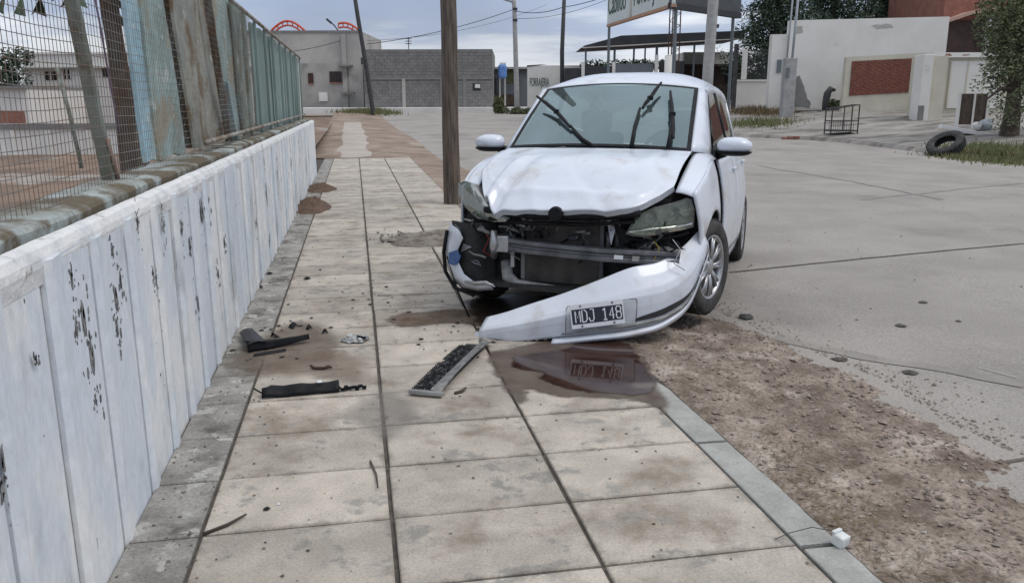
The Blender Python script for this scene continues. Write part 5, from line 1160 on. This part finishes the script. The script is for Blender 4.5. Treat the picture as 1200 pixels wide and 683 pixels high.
# number plate
pa = bump(.36, .12, .016); pb = bump(.565, .12, .016); pc = (bump(.36, .78, .020)+bump(.565, .78, .020))/2
ex = (pb-pa).normalized(); up0 = pc-(pa+pb)/2; ey = (up0-ex*up0.dot(ex)).normalized(); ez = ex.cross(ey); cen = (bump(.458, .44, .017)+(pa+pb)/2*0)
Mp = Matrix((ex, ey, ez)).transposed().to_4x4(); Mp.translation = cen
def prm(name, m, x0, x1, y0_, y1_, z0, z1, parent, bevel=0):
    g = G().b2(x0, x1, y0_, y1_, z0, z1); g.v = [tuple(Mp @ Vector(p)) for p in g.v]; return g.build(name, m, parent, bevel=bevel)
def sr_h(a): q = .345+.27*a; return .165/((bump(q, 1)-bump(q, 0)).length)
sr = G().grid(lambda a, t: bump(.345+.27*a, .10+sr_h(a)*t, .0035), 24, 14).build('plate_surround', mat('bumper_recess', (0.52, 0.55, 0.59), (0.46, 0.49, 0.52), 10, rough=.5, space='obj'), fb, smooth=True)
g = G().tube([bump(.345+.27*a, .10+sr_h(a)*t, .004) for a, t in ((0, 0), (0, .3), (0, .6), (0, .9), (.02, .98), (.06, 1), (.3, 1), (.6, 1), (.94, 1), (.98, .98), (1, .9), (1, .5), (1, 0))], .0022, 5).build('surround_groove', steel, sr)
pt_ = prm('number_plate', platew, -.15, .15, -.068, .068, .003, .006, fb, .002); prm('plate_field', platek, -.142, .142, -.044, .040, .0062, .0070, pt_)
GLY = {'M': [[(0, 0), (0, 1), (.5, .40), (1, 1), (1, 0)]], 'D': [[(0, 0), (0, 1), (.65, 1), (1, .78), (1, .22), (.65, 0), (0, 0)]], 'J': [[(.3, 1), (1, 1), (1, .2), (.75, 0), (.25, 0), (0, .2), (0, .34)]],
       '1': [[(.1, .8), (.5, 1), (.5, 0)], [(.1, 0), (.9, 0)]], '4': [[(.72, 0), (.72, 1), (0, .3), (1, .3)]], '8': [[(.15, .54), (0, .68), (0, .86), (.2, 1), (.8, 1), (1, .86), (1, .68), (.85, .54), (.15, .54), (0, .4), (0, .14), (.2, 0), (.8, 0), (1, .14), (1, .4), (.85, .54)]]}
for k, ch in enumerate('MDJ 148'):
    if ch == ' ': continue
    g = G()
    for st_ in GLY[ch]: g.tube([(-.1235+.0383*k+.0265*x, -.0345+.066*y, 0) for x, y in st_], .0033, 6)
    g.v = [tuple(Mp @ Vector((x, y, .0072+.25*z))) for x, y, z in g.v]; g.build('letter' if k < 3 else 'digit', platew, pt_)
for x in (-.09, .09):
    for y in (-.056, .056): g = G().lathe([(0, .004), (.006, .003), (.006, 0)], Mp @ Matrix.Translation((x, y, .006)) @ Matrix.Rotation(rad(-90), 4, 'Y'), 10); g.build('screw', steel, pt_)
# ------------------------------------------------------------------ puddle, stains and wreckage on the tiles
def blob(name, label, cat, px, z, m, jit=.02, kind=None, sub=12, th=None):
    P = [gp(u, v) for u, v in px]; Q = []
    for k in range(len(P)):
        a, b_ = P[k], P[(k+1) % len(P)]
        for i in range(sub):
            p = lerp(a, b_, i/sub); p += Vector((n2(p.x, p.y, 14, 3), n2(p.x, p.y, 14, 9), 0))*jit*1.6+Vector((n2(p.x, p.y, 45, 3), n2(p.x, p.y, 45, 9), 0))*jit*.5; Q.append((p.x, p.y, z))
    g = G().add(Q, [tuple(range(len(Q)))]); o = g.build(name, m); tag(o, label, cat); 
    if kind: o['kind'] = kind
    return o
def liquid_sheet(name, label, px, z, col1, col2, rough, spec, soft, alpha, nsc, namp):
    P = [gp(u, v) for u, v in px]; x0, x1 = min(p.x for p in P)-.12, max(p.x for p in P)+.12; y0_, y1_ = min(p.y for p in P)-.12, max(p.y for p in P)+.12
    A = np.array([(p.x, p.y) for p in P]); B = np.roll(A, -1, 0)
    def sdist(x, y):
        d = B-A; t = np.clip(((np.array((x, y))-A)*d).sum(1)/np.maximum((d*d).sum(1), 1e-9), 0, 1); dd = np.hypot(*(A+d*t[:, None]-(x, y)).T).min()
        ins = False
        for (ax, ay), (bx, by) in zip(A, B):
            if (ay > y) != (by > y) and x < (bx-ax)*(y-ay)/(by-ay)+ax: ins = not ins
        return dd if ins else -dd
    st = .02; nx_, ny_ = int((x1-x0)/st)+1, int((y1_-y0_)/st)+1
    vs = []; D = []
    for i in range(nx_+1):
        for j in range(ny_+1): x, y = x0+i*st, y0_+j*st; vs.append((x, y, z)); D.append(sdist(x, y))
    k = ny_+1; fs = [(i*k+j, (i+1)*k+j, (i+1)*k+j+1, i*k+j+1) for i in range(nx_) for j in range(ny_) if max(D[i*k+j], D[(i+1)*k+j], D[(i+1)*k+j+1], D[i*k+j+1]) > -.075]
    m = bpy.data.materials.new(name); m.use_nodes = True; t = m.node_tree; n = t.nodes; l = t.links; b = n['Principled BSDF']
    b.inputs['Roughness'].default_value = rough; b.inputs['Specular IOR Level'].default_value = spec
    at_ = n.new('ShaderNodeAttribute'); at_.attribute_name = 'film'; g_ = n.new('ShaderNodeNewGeometry')
    def nz(s_, dt): q = n.new('ShaderNodeTexNoise'); q.inputs['Scale'].default_value = s_; q.inputs['Detail'].default_value = dt; q.inputs['Roughness'].default_value = .65; l.new(g_.outputs['Position'], q.inputs['Vector']); return q.outputs['Fac']
    ma = n.new('ShaderNodeMath'); ma.operation = 'MULTIPLY_ADD'; l.new(nz(nsc, 8), ma.inputs[0]); ma.inputs[1].default_value = namp*2; ma.inputs[2].default_value = -namp
    ad = n.new('ShaderNodeMath'); l.new(at_.outputs['Fac'], ad.inputs[0]); l.new(ma.outputs[0], ad.inputs[1])
    mr = n.new('ShaderNodeMapRange'); mr.interpolation_type = 'SMOOTHSTEP'; mr.inputs[1].default_value = -soft; mr.inputs[2].default_value = soft; mr.inputs[4].default_value = alpha; l.new(ad.outputs[0], mr.inputs[0])
    cm = n.new('ShaderNodeMix'); cm.data_type = 'RGBA'; cm.inputs[6].default_value = (*col1, 1); cm.inputs[7].default_value = (*col2, 1); r2 = n.new('ShaderNodeMapRange'); r2.inputs[1].default_value = .4; r2.inputs[2].default_value = .6; l.new(nz(4.5, 6), r2.inputs[0]); l.new(r2.outputs[0], cm.inputs[0]); l.new(cm.outputs[2], b.inputs['Base Color'])
    l.new(mr.outputs[0], b.inputs['Alpha'])
    g = G().add(vs, fs); o = g.build(name, m); a_ = o.data.attributes.new('film', 'FLOAT', 'POINT'); a_.data.foreach_set('value', D)
    tag(o, label, 'stain' if name != 'puddle' else 'puddle', kind='stuff'); return o
liquid_sheet('wet_patch', 'damp brown stain spread around the coolant puddle on the tiles', [(578, 412), (640, 400), (700, 396), (744, 403), (756, 425), (763, 440), (772, 458), (782, 474), (778, 484), (764, 476), (750, 472), (737, 467), (700, 466), (660, 466), (630, 458), (612, 454), (616, 466), (610, 473), (598, 463), (588, 447), (578, 430), (572, 420)], .0024, (.095, .068, .052), (.145, .115, .09), .45, .3, .025, .85, 10, .06)
liquid_sheet('puddle', 'dark red coolant puddle under the fallen bumper', [(600, 420), (622, 415), (664, 411), (676, 402), (735, 403), (747, 420), (757, 433), (768, 450), (766, 460), (742, 463), (700, 461), (672, 458), (648, 451), (632, 444), (640, 438), (616, 434), (602, 430)], .0046, (.024, .008, .006), (.052, .028, .021), .06, .24, .016, .96, 8, .055)
liquid_sheet('soil_stain', 'brown soil stain on the tiles left of the fallen bumper', [(452, 375), (470, 368), (500, 366), (530, 362), (560, 364), (578, 385), (545, 379), (520, 378), (495, 381), (470, 383)], .0026, (.105, .072, .05), (.18, .14, .11), .92, .2, .03, .9, 14, .06)
liquid_sheet('soil_stain', 'thin brown soil smear on the tiles at the wall side of the bent black piece', [(262, 425), (300, 400), (345, 378), (372, 380), (400, 400), (385, 425), (330, 432), (285, 440)], .0022, (.15, .115, .088), (.22, .185, .15), .92, .2, .07, .65, 12, .09)
liquid_sheet('soil_stain', 'reddish dust smear across the tiles between the two trim pieces', [(300, 440), (330, 420), (390, 412), (430, 420), (425, 450), (370, 440)], .0027, (.22, .16, .125), (.26, .21, .17), .92, .2, .08, .5, 12, .09)
liquid_sheet('grey_smear', 'grey cement smear around the middle tile joint', [(400, 488), (425, 470), (448, 455), (480, 470), (490, 492), (448, 515), (430, 500)], .0021, (.22, .205, .185), (.27, .25, .225), .9, .2, .05, .4, 15, .05)
liquid_sheet('dark_patch', 'dark patch on the paving under the car nose', [(545, 352), (600, 345), (700, 350), (790, 360), (780, 380), (720, 388), (640, 395), (580, 398), (560, 375)], .0029, (.022, .015, .012), (.05, .033, .026), .4, .4, .04, .93, 10, .06)  # near-black film with soft edges under the car nose
g = G()
for _ in range(170):
    u, v = random.choice(((320, 392), (350, 382), (300, 410), (330, 300), (310, 345), (560, 392), (545, 372), (500, 376), (430, 350), (400, 330)))
    p = gp(u+random.gauss(0, 26), v+random.gauss(0, 12))
    if p.x > -.73: stone(g, (p.x, p.y, .003), .004+.016*random.random()**3, .35)
o = g.build('plastic_crumbs', blackp); tag(o, 'black plastic crumbs scattered on the tiles around the wreckage', 'debris', kind='stuff')
def heap(name, label, cx, cyy, rx_, ry_, h, m=dirt_m, rz=0):
    o = thing(name, label, 'soil heap', (cx, cyy, 0), rz)
    def fn(s, t):
        a = 2*PI*s; r = t*(1+.18*n2(math.cos(a)*2, math.sin(a)*2, 1, cx)); x, y = math.cos(a)*r*rx_, math.sin(a)*r*ry_
        return (x, y, -.004+h*max(0, (1-t*t))**1.3*(1+.5*n2(x*14+cx, y*14, 1))+.006*(1-t)*n2(x*60, y*60, 1))
    G().grid(fn, 40, 16).build('soil', m, o, smooth=True); return o
brown = mat('brown_soil', (0.135, 0.085, 0.055), (0.085, 0.055, 0.038), 14, rough=.97, bump=.012, bscale=50)
heap('soil_heap', 'larger brown soil heap against the white wall', -.60, 10.9, .26, .75, .11, brown)
heap('soil_heap', 'smaller brown soil heap against the white wall farther along', -.58, 13.2, .27, .62, .08, brown)
heap('soil_heap', 'spread of dark soil and ash across the tiles beside the wooden pole foot', .80, 8.0, .62, .45, .075, mat('ash_soil', (0.12, 0.09, 0.07), (0.25, 0.23, 0.20), 7, rough=.97, bump=.02, bscale=30))
g = G()
for _ in range(90): stone(g, (.45+random.gauss(0, .16), 8.15+random.gauss(0, .22), .012), .008+.022*random.random()**2)
o = g.build('ash_lumps', mat('ash_lump', (0.2, 0.19, 0.18), (0.05, 0.045, 0.04), 20, rough=.95)); tag(o, 'grey ash lumps on the soil spread beside the car', 'ash', kind='stuff')
# black honeycomb grille piece
pA, pB, pC, pD = gp(481, 461), gp(513, 467), gp(571, 406), gp(549, 401)
gc = (pA+pB+pC+pD)/4; ex_ = ((pC+pD)/2-(pA+pB)/2); GL = ex_.length; ex_.normalize(); ang = math.atan2(ex_.y, ex_.x)
gr = thing('broken_grille', 'broken black honeycomb grille strip lying beside the torn bumper', 'car grille', (gc.x, gc.y, 0), ang)
GW = .125; hl = GL/2
g = G().grid(lambda s, t: (-hl+2*hl*s, -GW/2-.02+.05*t, .012+.035*math.sin(PI*s)**.5*(1-t)+.006+.018*t), 24, 3); g.build('edge_trim', mat('grille_trim', (0.09, 0.092, 0.09), (0.2, 0.2, 0.19), 25, rough=.55, space='obj'), gr, solid=.006)
g = G().grid(lambda s, t: (-hl+.03+2*(hl-.06)*s, GW/2+.012-.02*t, .004+.018*t), 18, 1); g.build('back_trim', blackp, gr, solid=.004)
g = G()
for r in range(8):
    for c in range(32):
        x = -hl+.05+c*(2*hl-.14)/31+(.0075 if r % 2 else 0); y = -GW/2+.030+r*.0150; z = .010+.012*math.sin(PI*(x+hl)/(2*hl)); hh = .007
        if n2(x*9, y*9, 1.2, 4) > .38: continue
        for k in range(3):
            a = k*PI/3+.2; g.box((x+.0058*math.cos(a+PI/2), y+.0058*math.sin(a+PI/2), z), (.0125, .0024, hh), rz=a)
m_ = g.build('honeycomb', mat('worn_black_plastic', (0.012, 0.013, 0.015), (0.19, 0.19, 0.19), 38, rough=.5, lo=.50, hi=.64, space='obj'), gr); m_['kind'] = 'stuff'
G().box((-hl-.002, -.01, .018), (.03, GW+.04, .022), ry=.2).build('end_cap', greyp, gr, bevel=.006)
G().box((0, 0, .006), (2*hl-.05, GW-.01, .004)).build('backing', void, gr)
# straight black trim piece
tL, tR = gp(307, 467), gp(398, 459); ang = math.atan2(tR.y-tL.y, tR.x-tL.x); TL = (tR-tL).length; c = (tL+tR)/2
tr = thing('plastic_trim', 'straight black plastic trim fragment with a white label spot', 'car trim', (c.x, c.y, 0), ang)
def tf(s, t):
    x = -TL/2+TL*s; return (x, .085*t*(1-.25*(s < .08))-.01, .006+.055*math.sin(PI*(.12+.6*t))-.02+.008*n2(s*5, t, 1)+.002*math.sin(s*7)*t)
G().grid(tf, 26, 6).build('shell', blackp, tr, smooth=True, solid=.005)
G().box((TL*.25, .028, .050), (.022, .018, .002), rx=.2).build('label_spot', platew, tr)
g = G()
for k in range(9): g.box((TL/2-.02+.017*k, .01+.006*math.sin(k*2), .010+.005*(k % 2)), (.018, .016, .012+.008*(k % 3 == 0)), rz=.3*math.sin(k*3))
g.build('ragged_end', blackp, tr); G().tube([(-TL/2, .02, .02), (-TL/2-.035, .05, .035)], .004, 5).build('clip', blackp, tr)
# bent black corner piece by the wall
cA, cB, cC = gp(281, 389), gp(291, 414), gp(364, 402)
bt = thing('plastic_corner', 'bent black plastic corner piece lying near the white wall', 'car trim', (cB.x, cB.y, 0), 0)
d1 = Vector((cC.x-cB.x, cC.y-cB.y, 0)); d2 = Vector((cA.x-cB.x, cA.y-cB.y, 0))*.72
def cf(s, t):
    p = d1*s*.99; w_ = 1-.55*s; q_ = Vector((-d1.y, d1.x, 0)).normalized(); h_ = .062*w_; u_ = min(1, t/.6); v_ = max(0, (t-.6)/.4); p = p+q_*(.012*u_+.05*w_*v_)
    return (p.x, p.y, .004+h_*u_-.012*v_+.004*n2(s*4, t*2, 1)+.022*s*s)
G().grid(cf, 24, 7).build('long_arm', blackp, bt, smooth=True, solid=.006)
def cf2(s, t): p = d2*s; q_ = d1.normalized()*.10*(1-.3*s); return (p.x+q_.x*t-.01*s, p.y+q_.y*t, .045-.02*s+.012*math.sin(PI*t)+.015*s*t)
G().grid(cf2, 12, 6).build('short_arm', mat('grey_black_plastic', (0.012, 0.012, 0.015), (0.022, 0.022, 0.025), 12, rough=.55, space='obj'), bt, smooth=True, solid=.006)
G().grid(lambda s, t: (d1.x*(.02+.5*s)+.03, d1.y*(.02+.5*s)-.055-.025*t, .003+.010*math.sin(PI*t)), 14, 2).build('lower_strip', blackp, bt, solid=.004)
# clear lamp fragment
p = gp(417, 400); cf_ = thing('lamp_fragment', 'broken clear lamp fragment on the tile joint', 'lamp fragment', (p.x, p.y, 0), .15)
def lf(s, t): a = 2*PI*s; return (.075*math.cos(a)*t*(1+.2*math.sin(a*3)), .05*math.sin(a)*t*(1+.2*math.cos(a*5)), .006+.028*(1-t*t)+.008*n2(math.cos(a)*3, t*3, 2))
G().grid(lf, 24, 5).build('shell', clearp, cf_, solid=.003); G().box((.03, -.02, .03), (.05, .02, .008), ry=.3).build('shard', blackp, cf_); G().box((-.03, .01, .035), (.04, .025, .004), rx=.4, rz=.6).build('shard', clearp, cf_)
def frag(u, v, sz, m, label, name='fragment', cat='fragment', z=0.0, h=.4, group=None):
    p = gp(u, v, -.08 if z < 0 else 0)
    if z < 0: z = roadz(p.x, p.y)
    g = G(); stone(g, (0, 0, sz*h*.3), sz, h); o = g.build(name, m); o.location = (p.x, p.y, z+.001); tag(o, label, cat, group); return o
frag(312, 597, .016, blackp, 'small black lump on the tile near the white chip', 'lump'); frag(326, 591, .009, platew, 'tiny white chip beside the black lump', 'chip')
frag(360, 327, .045, blackp, 'black plastic fragment near the wall beyond the bent corner piece'); frag(316, 321, .03, blackp, 'small black fragment at the foot of the white wall'); frag(305, 337, .035, rubber, 'dark lump at the wall foot nearest the clear lamp fragment', 'lump')
frag(873, 371, .065, rubber, 'flat dark rubber piece on the road by the front wheel', 'rubber_piece', 'rubber', -.085, .35)
for k, (u, v, s_, lb) in enumerate(((1066, 436, .055, 'dark flattened leaf litter lump on the road right of the verge'), (985, 420, .05, 'dark clod on the road nearest the verge edge'), (1055, 382, .05, 'small dark clod on the road below the long crack'), (1123, 377, .03, 'small black pebble on the road at the right'), (1133, 529, .022, 'black stone beside the dark road joint'), (1082, 355, .04, 'faint dark clump on the open road')), ): frag(u, v, s_, mat('clod', (0.05, 0.043, 0.038), (0.09, 0.075, 0.065), 30, rough=.95), lb, 'clod', 'clod', ROADZ+.03, .22)
p = gp(375, 433); bn = thing('plastic_clip', 'small bent black plastic clip between the two trim pieces', 'clip', (p.x, p.y, 0), -.15); G().tube([(-.05, .012, .02), (-.03, 0, .008), (.02, -.004, .008), (.045, .004, .016), (.055, .015, .006)], [.006, .009, .009, .008, .005], 6).build('body', rust, bn, smooth=True)
for k, (u0, v0, u1, v1, r, lb) in enumerate(((238, 627, 289, 606, .006, 'long dry twig pointing from the wall side tiles'), (434, 541, 443, 575, .0042, 'short thin twig beside the middle tile joint'), (533, 462, 546, 457, .009, 'short dark twig below the broken grille'))):
    a, b_ = gp(u0, v0), gp(u1, v1); m_ = lerp(a, b_, .5)+Vector((.008, -.006, .008))
    o = G().tube([a+Vector((0, 0, .004)), m_, b_+Vector((0, 0, .012))], [r, r*.9, r*.6], 6).build('twig', bark_m, None, smooth=True); tag(o, lb, 'twig', 'twigs on the tiles')
for (u, v, s_, lb) in ((322, 395, .03, 'leaf shaped dark shard behind the bent black piece'), (345, 383, .035, 'curled dark shard in the tile column by the wall'), (363, 386, .022, 'small dark shard right of the curled one'), (381, 391, .018, 'tiny dark shard nearest the clear lamp fragment')):
    p = gp(u, v); o = thing('shard', lb, 'shard', (p.x, p.y, 0), random.uniform(0, 3)); G().grid(lambda s, t: (s_*(2*s-1), s_*.5*(2*t-1)*(1-.7*s), .004+.02*math.sin(PI*s)*(.4+t)), 5, 3).build('flake', blackp, o, solid=.003)
p = gp(988, 637, 0); wb = thing('white_block', 'small white foam block with a string lying on the kerb edge', 'foam block', (p.x-.01, p.y, -.006), .35)
def wf(g, c, d, rz): g.box(c, d, rz)
G().box((0, 0, .022), (.042, .04, .038), rx=.12).build('block', foam, wb, bevel=.006); G().box((-.002, .014, .045), (.038, .012, .010), rx=.12).build('nub', foam, wb, bevel=.003)
a, b_ = gp(978, 629), gp(908, 633); o = G().tube([a+Vector((0, 0, .02)), lerp(a, b_, .35)+Vector((0, .015, .03)), lerp(a, b_, .7)+Vector((0, .02, .012)), b_+Vector((0, 0, .005))], .0014, 5).build('string', rubber, None, smooth=True); tag(o, 'thin dark string lying from the white block onto the tile', 'string')
# loose hose hanging under the broken corner
o = G().tube([cl(524, 300, lambda x: -.46), cl(536, 340, lambda x: -.5), cl(550, 372, lambda x: -.55)], .006, 6).build('hanging_wire', blackp, car, smooth=True)
